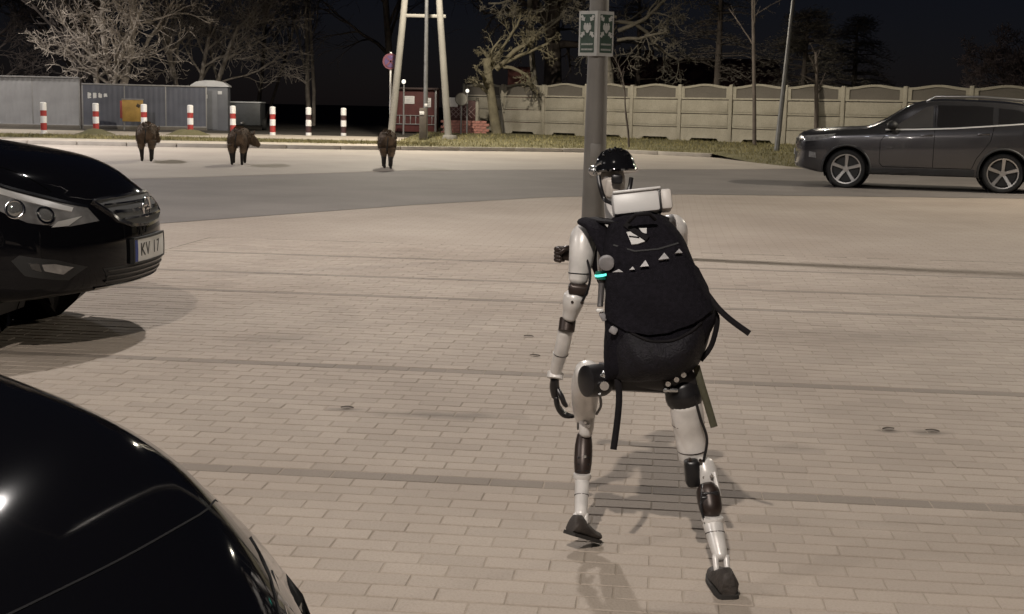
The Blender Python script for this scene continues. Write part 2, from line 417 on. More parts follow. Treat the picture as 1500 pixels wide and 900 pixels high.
# ------------------------------------------------------------------ cars
def pchip(xs, ys):
    xs = np.array(xs, float); ys = np.array(ys, float); h = np.diff(xs); d = np.diff(ys) / h
    m = np.zeros(len(xs)); m[0], m[-1] = d[0], d[-1]
    for i in range(1, len(xs) - 1):
        if d[i - 1] * d[i] > 0:
            w1 = 2 * h[i] + h[i - 1]; w2 = h[i] + 2 * h[i - 1]; m[i] = (w1 + w2) / (w1 / d[i - 1] + w2 / d[i])
    def f(x):
        x = np.clip(x, xs[0], xs[-1]); i = np.clip(np.searchsorted(xs, x, side='right') - 1, 0, len(xs) - 2)
        t = (x - xs[i]) / h[i]
        return ((1 + 2 * t) * (1 - t) ** 2 * ys[i] + t * (1 - t) ** 2 * h[i] * m[i] + t * t * (3 - 2 * t) * ys[i + 1] + t * t * (t - 1) * h[i] * m[i + 1])
    return f
def car_body(S):
    """lofted body shell; x forward, z up, origin on the ground between the axles"""
    F = {k: pchip([p[0] for p in S[k]], [p[1] for p in S[k]]) for k in ('zb', 'hw', 'zs', 'we', 'ze', 'zt')}
    x0, x1 = S['x0'], S['x1']
    xs = np.concatenate([np.linspace(x0, x0 + .12, 6)[:-1], np.arange(x0 + .12, x1 - .12, .045), np.linspace(x1 - .12, x1, 6)])
    NS = 44; rings = []
    for x in xs:
        zb, hw, zs, we, ze, zt = [float(F[k](x)) for k in ('zb', 'hw', 'zs', 'we', 'ze', 'zt')]
        zm = zb + (zs - zb) * .5
        pts = [(0, zb), (.55 * hw, zb), (.9 * hw, zb + .01), (.975 * hw, zb + .07), (hw, zm), (.992 * hw, zs - .10), (.965 * hw, zs - .015), (.5 * (.95 * hw + we), .5 * (zs + ze)), (we, ze), (.72 * we, ze + (zt - ze) * .62), (.36 * we, ze + (zt - ze) * .93), (0, zt)]
        P = cr(pts, 6)
        dd = np.concatenate([[0], np.cumsum(np.hypot(*np.diff(P, axis=0).T))])
        s_ = np.linspace(0, dd[-1], NS); y = np.interp(s_, dd, P[:, 0]); z = np.interp(s_, dd, P[:, 1])
        e = min(x - x0, x1 - x); r_ = .09; ins = 0
        if e < r_: ins = r_ - math.sqrt(max(0, r_ * r_ - (r_ - e) ** 2))
        zc = .5 * (zb + zs); y = np.maximum(y - ins * np.clip(y / hw * 1.3, 0, 1), 0)
        z = np.where(z > zc, z - ins * np.clip((z - zc) / .2, 0, 1), z + ins * np.clip((zc - z) / .2, 0, 1))
        rings.append((x, y, z))
    fn = pchip([p[0] for p in S['nose']], [p[1] for p in S['nose']]); rn = pchip([p[0] for p in S['rear']], [p[1] for p in S['rear']])
    L0, Lr = S.get('ramp', .9), .9
    def warp(x, y, z):
        t = max(0, (x - (x1 - L0)) / L0); t2 = max(0, ((x0 + Lr) - x) / Lr); hw = S['W']
        a = abs(y) / hw
        x -= t ** 2 * (S['plan'] * a ** S.get('pexp', 2.4)) + t ** 3 * float(fn(z))
        x += t2 ** 2 * (.16 * a ** 2.6) + t2 ** 2 * float(rn(z))
        return V3((x, y, z))
    vs = []; fs = []; full = 2 * NS - 2
    def idx(i, j): return i * full + (j % full)
    for (x, y, z) in rings:
        for j in range(NS): vs.append(warp(x, y[j], z[j]))
        for j in range(NS - 2, 0, -1): vs.append(warp(x, -y[j], z[j]))
    for i in range(len(rings) - 1):
        for j in range(full): fs.append((idx(i, j), idx(i + 1, j), idx(i + 1, j + 1), idx(i, j + 1)))
    for i, sgn in ((len(rings) - 1, 1), (0, -1)):          # front and rear faces
        x, y, z = rings[i]; M_ = 20; base = len(vs); grid = []
        for j in range(1, NS - 1):
            row = [idx(i, j)]
            for k in range(1, M_):
                vs.append(warp(x, y[j] * (1 - 2 * k / M_), z[j])); row.append(len(vs) - 1)
            row.append(idx(i, full - j)); grid.append(row)
        for a, b_ in zip(grid, grid[1:]):
            for k in range(M_): fs.append((a[k], a[k + 1], b_[k + 1], b_[k]) if sgn > 0 else (a[k], b_[k], b_[k + 1], a[k + 1]))
        for row, tip in ((grid[0], idx(i, 0)), (grid[-1], idx(i, NS - 1))):
            for k in range(M_): fs.append((row[k], row[k + 1], tip))
    # wheel openings
    V = [V3(v) for v in vs]
    keep = []
    for f in fs:
        dead = False
        for wx in S['wheels']:
            ins = [(V[i].x - wx) ** 2 + (V[i].z - S['wz']) ** 2 < S['arch'] ** 2 and abs(V[i].y) > .5 * S['W'] and V[i].z < S['wz'] + S['arch'] for i in f]
            if all(ins): dead = True
            elif any(ins):
                for k, i in enumerate(f):
                    if ins[k]:
                        d = math.hypot(V[i].x - wx, V[i].z - S['wz']) or 1
                        if V[i].z > S['zlow']: S.setdefault('snap', {})[i] = (wx, d)
        if not dead: keep.append(f)
    for i, (wx, d) in S.get('snap', {}).items():
        V[i].x = wx + (V[i].x - wx) * S['arch'] / d; V[i].z = S['wz'] + (V[i].z - S['wz']) * S['arch'] / d
    return V, fs, keep
def cast(bvh, p, d):
    h = bvh.ray_cast(V3(p), V3(d)); return (h[0], h[1]) if h[0] is not None else (None, None)
def patch(bvh, poly, axis, sgn, off=.004, thick=.008, res=.045):
    """a panel that follows the body: the outline is given in the plane seen along the axis"""
    bm = bmesh.new(); vs = [bm.verts.new((p[0], p[1], 0)) for p in poly]; f = bm.faces.new(vs)
    bmesh.ops.triangulate(bm, faces=[f])
    for _ in range(6):
        long_ = [e for e in bm.edges if e.calc_length() > res]
        if not long_: break
        bmesh.ops.subdivide_edges(bm, edges=long_, cuts=1); bmesh.ops.triangulate(bm, faces=bm.faces[:])
    bm.verts.index_update(); top = []; bot = []; ok = True
    for v in bm.verts:
        a, b_ = v.co.x, v.co.y
        if axis == 'Y': p, d = (a, sgn * 5, b_), (0, -sgn, 0)
        elif axis == 'X': p, d = (sgn * 9, a, b_), (-sgn, 0, 0)
        else: p, d = (a, b_, 9), (0, 0, -1)
        h, n = cast(bvh, p, d)
        if h is None: h = V3(top[-1]) if top else V3(p) * .1; n = V3(d) * -1
        if n.dot(V3(d)) > 0: n = -n
        top.append(h + n * off); bot.append(h + n * (off - thick))
    N = len(top); fs = [tuple(v.index for v in f.verts) for f in bm.faces]
    be = [(e.verts[0].index, e.verts[1].index) for e in bm.edges if len(e.link_faces) == 1]
    bm.free()
    mb = MB(); mb.add(top + bot, fs + [tuple(i + N for i in reversed(f)) for f in fs] + [(a, b_, b_ + N, a + N) for a, b_ in be])
    return mb
def seam(bvh, pts, axis, sgn, wd=.006, off=.0015, mb=None, closed=False):
    mb = mb or MB(); pts = [tuple(p) for p in pts]
    if closed: pts = pts + [pts[0]]
    q = []
    for a, b_ in zip(pts, pts[1:]):
        n = max(1, int(math.hypot(b_[0] - a[0], b_[1] - a[1]) / .04))
        for k in range(n): q.append((a[0] + (b_[0] - a[0]) * k / n, a[1] + (b_[1] - a[1]) * k / n))
    q.append(pts[-1]); H = []
    for a, b_ in q:
        if axis == 'Y': p, d = (a, sgn * 5, b_), (0, -sgn, 0)
        elif axis == 'X': p, d = (sgn * 9, a, b_), (-sgn, 0, 0)
        else: p, d = (a, b_, 9), (0, 0, -1)
        h, n = cast(bvh, p, d)
        if h is None: continue
        if n.dot(V3(d)) > 0: n = -n
        H.append((h, n))
    vs = []
    for i, (h, n) in enumerate(H):
        t = (H[min(i + 1, len(H) - 1)][0] - H[max(i - 1, 0)][0]).normalized(); s_ = t.cross(n).normalized() * wd / 2
        vs += [h + s_ + n * off, h - s_ + n * off, h - s_ - n * .004, h + s_ - n * .004]
    fs = []
    for i in range(len(H) - 1):
        for j in range(4): fs.append((i * 4 + j, i * 4 + (j + 1) % 4, i * 4 + 4 + (j + 1) % 4, i * 4 + 4 + j))
    return mb.add(vs, fs)
m_tyre = mat('tyre_rubber', (.012, .012, .012), .75, 0, .2, 30)
m_alloy = mat('alloy', (.52, .515, .51), .28, .9, .05)
m_dark_alloy = mat('dark_disc', (.03, .03, .03), .5, .5)
m_cavity = mat('black_plastic', (.008, .008, .008), .6, 0, .1)
m_chrome = mat('chrome', (.75, .75, .75), .12, 1, 0)
m_glass = mat('dark_car_glass', (.006, .006, .007), .04, 0, 0, coat=1, spec=.6)
m_lamp = mat('lamp_glass', (.30, .30, .30), .08, .35, .3, 14, coat=1)
m_seam = mat('seam_black', (.002, .002, .002), .9, 0, 0, spec=0)
m_hl = mat('headlight_glass', (.24, .235, .23), .06, .5, .5, 9, coat=1)
m_hld = mat('headlight_smoked', (.03, .03, .03), .06, .2, .5, 12, coat=1)
m_plate = mat('plate_white', (.72, .72, .70), .45, 0, .05)
m_ink = mat('plate_ink', (.01, .01, .012), .5, 0, 0)
m_blue = mat('plate_blue', (.01, .04, .25), .45, 0, 0)
def wheel(root, x, y, r_, wd, side, spokes=5, twin=False):
    zc = r_
    h = wd / 2
    prof = [(r_ * .755, -h * .90), (r_ * .84, -h), (r_ * .93, -h * .98), (r_ * .985, -h * .8), (r_, -h * .5), (r_, h * .5), (r_ * .985, h * .8), (r_ * .93, h * .98), (r_ * .84, h), (r_ * .755, h * .90)]
    w_ = MB(); w_.lathe(prof, (0, 0, 0), 'Y', 32, cap=False); t = w_.build('wheel', m_tyre, root); t.location = (x, y, zc)
    d = MB(); d.lathe([(r_ * .66, -.02), (r_ * .66, .02)], (0, side * h * .2, 0), 'Y', 24).build('brake_disc', m_dark_alloy, t)
    rm = MB(); ro = r_ * .76
    rm.lathe([(ro * .93, -h * .9), (ro * 1.01, -h * .92), (ro * 1.01, h * .92), (ro * .93, h * .9), (ro * .91, 0), (ro * .93, -h * .9)], (0, 0, 0), 'Y', 32, cap=False)
    yo = side * h * .8
    def rad(a, q): return (math.cos(a) * q, math.sin(a) * q)
    for k in range(spokes):
        for da in ((-.16, .16) if twin else (0,)):
            a = 2 * PI * k / spokes + .35 + da; wid = .055 if twin else .085
            c1, c2 = rad(a, ro * .16), rad(a, ro * .97); nrm = (-math.sin(a), math.cos(a))
            vs = []
            for (c_, ww) in ((c1, wid * r_ * 1.5), (c2, wid * r_ * 2.0)):
                for yy in (yo - side * .03, yo + side * .004):
                    for sg in (-1, 1): vs.append((c_[0] + nrm[0] * ww * sg * .5 * (1.25 if yy != yo + side * .004 else 1), yy - (side * .018 if c_ is c1 else 0), c_[1] + nrm[1] * ww * sg * .5 * (1.25 if yy != yo + side * .004 else 1)))
            rm.add(vs, [(0, 1, 3, 2), (4, 6, 7, 5), (0, 2, 6, 4), (1, 5, 7, 3), (2, 3, 7, 6), (0, 4, 5, 1)])
    rm.lathe([(ro * .2, -.02), (ro * .2, .02)], (0, yo - side * .015, 0), 'Y', 16)
    rm.build('rim', m_alloy, t)
    return t
def make_car(name, S, paint, loc, rz, label):
    root = empty(name, loc, rz, label, 'car')
    V, allf, keep = car_body(S)
    bvh = BVHTree.FromPolygons(V, [tuple(f) for f in allf])
    b = MB(); b.add(V, keep); body = b.build('body', paint, root, smooth=50)
    for wx in S['wheels']:
        for sd in (1, -1):                               # arch liners
            a0 = MB(); n = 18; vs = []; fs = []
            rr = S['arch'] - .004
            for k in range(n + 1):
                a = PI * (-.12 + 1.24 * k / n)
                for yy in (S['W'] * .97, S['W'] * .45): vs.append((wx + rr * math.cos(a), sd * yy * S.get('lin', .985), S['wz'] + rr * math.sin(a)))
            for k in range(n): fs.append((2 * k, 2 * k + 1, 2 * k + 3, 2 * k + 2))
            c = len(vs); vs += [(wx + rr * math.cos(PI * (-.12 + 1.24 * k / n)), sd * S['W'] * .45, S['wz'] + rr * math.sin(PI * (-.12 + 1.24 * k / n))) for k in range(n + 1)]
            fs.append(tuple(range(c, c + n + 1)))
            a0.add(vs, fs).build('arch_liner', m_cavity, root)
            wheel(root, wx, sd * (S['W'] - S['tw'] / 2 - .025), S['wr'], S['tw'], sd, twin=S.get('twin', False))
    return root, bvh
def text_mesh(txt, size, name, m, parent, loc, rot, ext=.001):
    cu = bpy.data.curves.new(name, 'FONT'); cu.body = txt; cu.size = size; cu.extrude = ext; cu.align_x = 'CENTER'; cu.align_y = 'CENTER'
    t = bpy.data.objects.new('tmp_text', cu); C.objects.link(t)
    me = bpy.data.meshes.new_from_object(t); C.objects.unlink(t); bpy.data.objects.remove(t)
    me.materials.clear(); me.materials.append(m)
    o = bpy.data.objects.new(name, me); C.objects.link(o); o.parent = parent; o.location = loc; o.rotation_euler = rot; return o

# -- grey sport utility car, driving side towards us
SUV = dict(x0=-2.36, x1=2.42, W=.93, wheels=(1.4, -1.4), wr=.365, wz=.365, tw=.235, arch=.425, zlow=.2,
    zb=[(-2.36, .42), (-1.9, .33), (-1.2, .27), (1.2, .27), (1.9, .28), (2.42, .36)],
    hw=[(-2.36, .84), (-1.7, .915), (0, .93), (1.5, .925), (2.0, .88), (2.42, .80)],
    zs=[(-2.36, 1.12), (-1.9, 1.22), (-1.0, 1.17), (.6, 1.08), (1.2, 1.05), (2.0, 1.0), (2.42, .94)],
    we=[(-2.36, .60), (-1.7, .66), (-.5, .68), (.4, .67), (1.0, .72), (2.0, .66), (2.42, .55)],
    ze=[(-2.36, 1.15), (-2.15, 1.4), (-1.9, 1.56), (-1.0, 1.635), (-.3, 1.65), (.2, 1.585), (.85, 1.21), (1.1, 1.13), (1.6, 1.10), (2.1, 1.05), (2.42, .975)],
    zt=[(-2.36, 1.16), (-2.15, 1.44), (-1.9, 1.62), (-1.0, 1.705), (-.3, 1.715), (.15, 1.65), (.85, 1.27), (1.1, 1.18), (1.6, 1.15), (2.1, 1.10), (2.42, 1.01)],
    nose=[(.2, .10), (.45, 0), (.7, .0), (.9, .015), (1.0, .06), (1.2, .14)], rear=[(.3, .06), (.6, 0), (.95, .04), (1.2, .12), (1.4, .22), (1.7, .34)], plan=.30)
m_grey = mat('grey_car_paint', (.085, .083, .088), .26, .75, .04, 3, coat=1)
suv, bv = make_car('parked_car', SUV, m_grey, (7.84, 26.38, 0), R(164), 'dark grey sport utility car with roof rails standing before the concrete fence')
trim = MB()
for sd in (1, -1):
    win = [[(.62, 1.13), (.47, 1.24), (.02, 1.545), (-.12, 1.575), (-.12, 1.175)],
           [(-.20, 1.175), (-.20, 1.585), (-.9, 1.585), (-1.17, 1.56), (-1.17, 1.245)],
           [(-1.27, 1.26), (-1.27, 1.55), (-1.6, 1.52), (-1.9, 1.40), (-1.86, 1.32), (-1.6, 1.285)]]
    for k, p in enumerate(win): patch(bv, p, 'Y', sd, .003).build('side_window', mat('grey_car_rear_glass', (.014, .0135, .014), .05, 0, .1, 2, coat=1) if k else mat('grey_car_glass', (.055, .053, .052), .06, 0, .1, 2, coat=1), suv)  # front glass paler: the brightness seen through it is put into its colour
    # silver strip under the glass painting the shoulder's reflection, sill cladding, door joints
    seam(bv, [(.72, 1.115), (.2, 1.13), (-.5, 1.165), (-1.2, 1.225), (-1.75, 1.275)], 'Y', sd, .026, .007).build('shoulder_reflection_strip', mat('reflection_silver', (.62, .61, .60), .42, .5, 0), suv)
    patch(bv, [(.94, .29), (.94, .40), (-.9, .42), (-.9, .29)], 'Y', sd, .012, .03).build('sill_cladding', mat('grey_cladding', (.03, .03, .031), .55), suv)
    sm = MB()
    for ln in ([(.66, 1.10), (.80, .9), (.80, .5), (.74, .43)], [(-.16, 1.57), (-.16, .44)], [(-.16, .43), (.74, .43)], [(-1.2, 1.22), (-1.15, .95), (-.92, .62), (-.85, .44)], [(-.85, .43), (-.16, .43)]): seam(bv, ln, 'Y', sd, .009, .001, sm)
    sm.build('door_joint', m_seam, suv)
    for hx, hz in ((-.02, 1.03), (-1.02, 1.075)):
        h, n = cast(bv, (hx, sd * 5, hz), (0, -sd, 0))
        MB().box((hx, h.y + sd * .022, hz), (.22, .028, .035), Matrix.Rotation(.06, 3, 'Y'), .012).build('door_handle', m_grey, suv)
    m_ = MB(); m_.ell((.60, sd * 1.03, 1.20), (.10, .11, .085)); m_.tube([(.55, sd * .86, 1.14), (.58, sd * .97, 1.16)], .028, 8); mm = m_.build('wing_mirror', m_cavity, suv, smooth=60)
    patch(bv, [(2.22, .965), (1.80, 1.0), (1.62, 1.02), (1.70, .955), (1.95, .885), (2.22, .86)], 'Y', sd, .004).build('headlight', m_lamp, suv)
    patch(bv, [(2.10, .57), (1.96, .56), (1.98, .66), (2.10, .68)], 'Y', sd, .006).build('fog_light', m_lamp, suv)
    patch(bv, [(-2.02, 1.19), (-1.95, 1.02), (-2.15, 1.0), (-2.25, 1.14)], 'Y', sd, .004).build('tail_light', mat('tail_red', (.25, .01, .01), .15, 0, 0, coat=1), suv)
    rr = MB(); rr.tube([(.02, sd * .60, 1.655), (-.15, sd * .62, 1.745), (-1.0, sd * .62, 1.755), (-1.75, sd * .60, 1.70), (-1.9, sd * .585, 1.61)], .02, 8)
    rr.build('roof_rail', mat('rail_silver', (.4, .4, .4), .3, .9, 0), suv, smooth=60)
    for ax_ in SUV['wheels']:                             # flared dark lip round each arch
        lip = MB(); vs = []; 
        pts = []
        for k in range(25):
            a = PI * (-.10 + 1.2 * k / 24); x_, z_ = ax_ + .445 * math.cos(a), .365 + .445 * math.sin(a)
            h, n = cast(bv, (x_, sd * 5, z_), (0, -sd, 0))
            if h: pts.append(h + V3((0, sd * .006, 0)))
        lip.tube(pts, .02, 8).build('arch_trim', mat('grey_cladding', (.03, .03, .031), .55), suv, smooth=60)
patch(bv, [(.86, -.58), (.86, .58), (.30, .56), (.24, 0), (.30, -.56)], 'Z', 1, .003).build('windscreen', m_glass, suv)
gr = patch(bv, [(-.42, .93), (.42, .93), (.36, .80), (-.36, .80)], 'X', 1, .004).build('grille', m_cavity, suv)
for gz in (.83, .87, .905): seam(bv, [(-.40, gz), (.40, gz)], 'X', 1, .016, .012).build('grille_bar', m_chrome, suv)
patch(bv, [(-.55, .66), (.55, .66), (.45, .46), (-.45, .46)], 'X', 1, .003).build('lower_grille', m_cavity, suv)
patch(bv, [(-.26, .71), (.26, .71), (.26, .60), (-.26, .60)], 'X', 1, .02, .012).build('licence_plate', m_plate, suv)
patch(bv, [(-.5, .43), (.5, .43), (.42, .38), (-.42, .38)], 'X', 1, .012, .02).build('skid_plate', m_chrome, suv)

# -- black hatchback at the left edge
HATCH = dict(x0=-2.20, x1=2.28, W=.905, wheels=(1.345, -1.345), wr=.325, wz=.325, tw=.215, arch=.375, zlow=.22,
    zb=[(-2.2, .40), (-1.6, .30), (1.0, .26), (1.75, .26), (2.28, .31)],
    hw=[(-2.2, .82), (-1.5, .895), (0, .905), (1.3, .90), (1.8, .87), (2.28, .80)],
    zs=[(-2.2, 1.0), (-1.5, 1.08), (0, 1.03), (.7, 1.01), (1.3, .975), (1.7, .91), (2.0, .83), (2.28, .74)],
    we=[(-2.2, .58), (-1.5, .62), (-.3, .64), (.3, .64), (.95, .74), (1.6, .70), (2.0, .62), (2.28, .54)],
    ze=[(-2.2, 1.02), (-1.8, 1.30), (-1.2, 1.43), (-.4, 1.46), (.05, 1.41), (.95, 1.10), (1.3, 1.05), (1.7, .985), (2.0, .90), (2.28, .785)],
    zt=[(-2.2, 1.03), (-1.8, 1.36), (-1.2, 1.50), (-.4, 1.53), (.05, 1.475), (1.0, 1.13), (1.3, 1.09), (1.7, 1.03), (2.0, .95), (2.28, .825)],
    nose=[(.2, .07), (.34, .01), (.5, 0), (.68, .015), (.76, .05), (.86, .13), (1.1, .2)], rear=[(.3, .06), (.6, 0), (.9, .05), (1.2, .2), (1.5, .36)], plan=.40, ramp=.8, pexp=2.4)
m_black = mat('black_car_paint', (.003, .003, .004), .045, 0, .0, spec=.26)
hx, bh = make_car('parked_car', HATCH, m_black, (-4.40, 8.05, .03), R(-3), 'glossy black hatchback with a white licence plate standing at the left side')
for sd in (1, -1):
    patch(bh, [(2.165, .69), (2.11, .76), (1.95, .81), (1.74, .885), (1.62, .905), (1.64, .86), (1.74, .775), (1.90, .70), (2.06, .67)], 'Y', sd, .004, res=.03).build('headlight', m_hl, hx)
    for q, (px_, pz_) in enumerate(((1.97, .735), (1.84, .77))):
        h, n = cast(bh, (px_, sd * 5, pz_), (0, -sd, 0))
        if n.y * sd < 0: n = -n
        rq = n.to_track_quat('Z', 'Y').to_matrix()
        MB().lathe([(.046, .0), (.052, .007), (.046, .010), (.040, .007)], h + n * .002, 'Z', 20, rq, cap=False).build('lens_ring', m_chrome, hx, smooth=60)
        MB().ell(h + n * .004, (.040, .040, .012), rq).build('headlight_lens', mat('lens_glass', (.30, .30, .29), .05, .7, 0, coat=1), hx, smooth=60)
    patch(bh, [(2.06, .765), (1.95, .806), (1.74, .88), (1.66, .892), (1.72, .862), (1.94, .785), (2.06, .745)], 'Y', sd, .008, .008, .03).build('headlight_band', mat('lamp_silver', (.55, .54, .52), .3, .4, .1), hx)
    patch(bh, [(2.10, .72), (2.02, .70), (2.0, .672), (2.06, .675)], 'Y', sd, .008, .008, .03).build('indicator', mat('lamp_silver', (.55, .54, .52), .3, .4, .1), hx)
    patch(bh, [(2.13, .45), (2.02, .50), (1.86, .53), (1.82, .50), (1.88, .42), (2.06, .385)], 'Y', sd, .004).build('fog_light_recess', m_cavity, hx)
    patch(bh, [(1.95, .485), (1.90, .49), (1.92, .455), (1.96, .44)], 'Y', sd, .010).build('fog_light', m_hld, hx)
    patch(bh, [(2.08, .455), (2.01, .48), (1.96, .48), (1.97, .445), (2.04, .42)], 'Y', sd, .010).build('fog_light', m_hl, hx)
    seam(bh, [(2.11, .765), (1.95, .822), (1.74, .895), (1.60, .915)], 'Y', sd, .018, .006).build('headlight_trim', m_chrome, hx)
    seam(bh, [(1.95, sd * .62), (1.6, sd * .70), (1.0, sd * .76)], 'Z', 1, .007, .001).build('bonnet_joint', m_seam, hx)
    for p in ([(.72, 1.07), (.55, 1.15), (-.05, 1.385), (-.28, 1.40), (-.28, 1.07)], [(-.36, 1.08), (-.36, 1.40), (-1.0, 1.39), (-1.4, 1.30), (-1.35, 1.12)]): patch(bh, p, 'Y', sd, .003).build('side_window', m_glass, hx)
    sm = MB()
    for ln in ([(.74, 1.03), (.86, .8), (.86, .45), (.8, .36)], [(-.32, 1.40), (-.32, .36)], [(-.32, .36), (.8, .36)]): seam(bh, ln, 'Y', sd, .008, .001, sm)
    sm.build('door_joint', m_seam, hx)
    m_ = MB(); m_.ell((.66, sd * 1.0, 1.11), (.10, .11, .08)); m_.tube([(.6, sd * .84, 1.06), (.64, sd * .95, 1.08)], .025, 8); m_.build('wing_mirror', m_black, hx, smooth=60)
patch(bh, [(.98, -.60), (.98, .60), (.12, .55), (.06, 0), (.12, -.55)], 'Z', 1, .003).build('windscreen', m_glass, hx)
patch(bh, [(1.06, -.62), (1.06, .62), (.975, .62), (.975, -.62)], 'Z', 1, .004).build('windscreen_cowl', m_cavity, hx)
for sg in (.1, -.5): MB().tube([(1.02, sg + .45, 1.128), (.93, sg + .1, 1.155), (.86, sg - .12, 1.175)], .012, 6).build('wiper', m_cavity, hx)
patch(bh, [(-.46, .79), (-.30, .80), (0, .805), (.30, .80), (.46, .79), (.36, .685), (.2, .645), (0, .635), (-.2, .645), (-.36, .685)], 'X', 1, .006).build('grille', m_cavity, hx)
seam(bh, [(-.46, .79), (-.36, .685), (-.2, .645), (0, .635), (.2, .645), (.36, .685), (.46, .79), (.30, .80), (0, .805), (-.3, .80)], 'X', 1, .016, .014, closed=True).build('grille_frame', m_chrome, hx)
for gz, gw in ((.765, .40), (.725, .36), (.688, .31)): seam(bh, [(-gw, gz), (gw, gz)], 'X', 1, .02 if gz == .725 else .011, .014).build('grille_bar', m_chrome, hx)
h, n = cast(bh, (9, 0, .735), (-1, 0, 0))
em = MB(); pts = [h + V3((.02, .058 * math.cos(2 * PI * k / 20), .058 * math.sin(2 * PI * k / 20))) for k in range(21)]; em.tube(pts, .008, 8)
em.prism([(-.085, .735 + .006 - h.z + .0), (.01, .735 + .014 - h.z), (-.012, .735 + .03 - h.z)], 0, .001, 'YZ') if False else None
zz = [(-.082, .008), (.012, .016), (-.012, -.004), (.082, -.008), (-.012, -.016), (.012, .004)]
em.prism([(p, q + h.z) for p, q in zz], h.x + .016, h.x + .026, 'YZ')
em.build('emblem', m_chrome, hx, smooth=60)
lp_ = patch(bh, [(-.26, .565), (.26, .565), (.26, .44), (-.26, .44)], 'X', 1, .022, .014).build('licence_plate', m_plate, hx)
seam(bh, [(-.265, .57), (.265, .57), (.265, .435), (-.265, .435)], 'X', 1, .012, .026, closed=True).build('plate_holder', m_cavity, hx)
def plate_char(ch, y):
    h, n = cast(bh, (9, y, .502), (-1, 0, 0))
    if n.x < 0: n = -n
    text_mesh(ch, .105, 'plate_letter', m_ink, lp_, h + n * .0235, (PI / 2, 0, math.atan2(n.y, n.x) + PI / 2), .0006)
for ch, y in zip('KV17', (-.16, -.09, .02, .09)): plate_char(ch, y)
patch(bh, [(-.258, .563), (-.222, .563), (-.222, .442), (-.258, .442)], 'X', 1, .0232, .01).build('plate_blue_strip', m_blue, lp_)
patch(bh, [(-.50, .43), (.50, .43), (.44, .335), (-.44, .335)], 'X', 1, .003).build('lower_grille', m_cavity, hx)
for gz in (.355, .385, .412): seam(bh, [(-.47, gz), (.47, gz)], 'X', 1, .009, .01).build('lower_grille_bar', mat('gloss_black', (.01, .01, .01), .2, 0, 0), hx)
seam(bh, [(-.52, .325), (0, .325), (.52, .325)], 'X', 1, .014, .010).build('bumper_trim', m_chrome, hx)

# -- black car in the near corner: only its bonnet is in the picture
NEAR = dict(x0=-2.1, x1=2.2, W=.88, wheels=(1.32, -1.3), wr=.315, wz=.315, tw=.205, arch=.36, zlow=.2,
    zb=[(-2.1, .38), (-1.6, .28), (1.0, .24), (1.75, .24), (2.2, .28)],
    hw=[(-2.1, .80), (-1.5, .87), (0, .88), (1.3, .875), (1.75, .84), (2.2, .76)],
    zs=[(-2.1, .95), (-1.5, 1.0), (0, .96), (.7, .90), (1.2, .83), (1.5, .765), (1.75, .68), (2.0, .59), (2.2, .51)],
    we=[(-2.1, .56), (-1.5, .60), (-.3, .62), (.3, .62), (.9, .72), (1.6, .66), (1.95, .56), (2.2, .48)],
    ze=[(-2.1, .97), (-1.8, 1.22), (-1.2, 1.33), (-.5, 1.36), (0, 1.30), (.75, .99), (1.2, .925), (1.5, .87), (1.75, .79), (2.0, .675), (2.2, .53)],
    zt=[(-2.1, .98), (-1.8, 1.27), (-1.2, 1.40), (-.5, 1.43), (0, 1.365), (.75, 1.03), (1.2, .97), (1.5, .92), (1.75, .845), (2.0, .715), (2.2, .55)],
    nose=[(.2, .24), (.34, .18), (.5, .10), (.62, .06), (.72, .09), (.85, .2), (1.0, .28)], rear=[(.3, .06), (.6, 0), (.9, .05), (1.2, .2), (1.5, .36)], plan=.46, ramp=.9, pexp=2.2)
NL, NR = (-2.235, 2.05, 0), R(-23)
nc, bn = make_car('parked_car', NEAR, m_black, NL, NR, 'glossy black car whose rounded bonnet fills the near corner')
for sd in (1, -1):
    patch(bn, [(2.00, sd * .52), (1.88, sd * .66), (1.74, sd * .74), (1.70, sd * .70), (1.80, sd * .60), (1.90, sd * .48)], 'Z', 1, .003, res=.025).build('headlight', m_hld, nc)
    for p in ([(.62, .98), (.5, 1.05), (-.1, 1.28), (-.3, 1.30), (-.3, .99)], [(-.38, .99), (-.38, 1.30), (-1.0, 1.28), (-1.4, 1.2), (-1.35, 1.02)]): patch(bn, p, 'Y', sd, .003).build('side_window', m_glass, nc)
    m_ = MB(); m_.ell((.58, sd * .97, 1.02), (.09, .10, .075)); m_.tube([(.52, sd * .82, .97), (.56, sd * .92, 1.0)], .025, 8); m_.build('wing_mirror', m_black, nc, smooth=60)
seam(bn, [tuple(a) for a in cr([(1.64, -.70), (1.71, -.56), (1.77, -.3), (1.79, 0), (1.77, .3), (1.71, .56), (1.64, .70)], 5)], 'Z', 1, .003, .001).build('bonnet_front_joint', mat('joint_edge', (.014, .014, .015), .9, 0, 0, spec=.05), nc)
patch(bn, [(.84, -.58), (.84, .58), (.06, .53), (.0, 0), (.06, -.53)], 'Z', 1, .003).build('windscreen', m_glass, nc)
patch(bn, [(-.40, .60), (.40, .60), (.34, .52), (-.34, .52)], 'X', 1, .004).build('grille', m_cavity, nc)
patch(bn, [(-.26, .47), (.26, .47), (.26, .36), (-.26, .36)], 'X', 1, .02, .012).build('licence_plate', m_plate, nc)

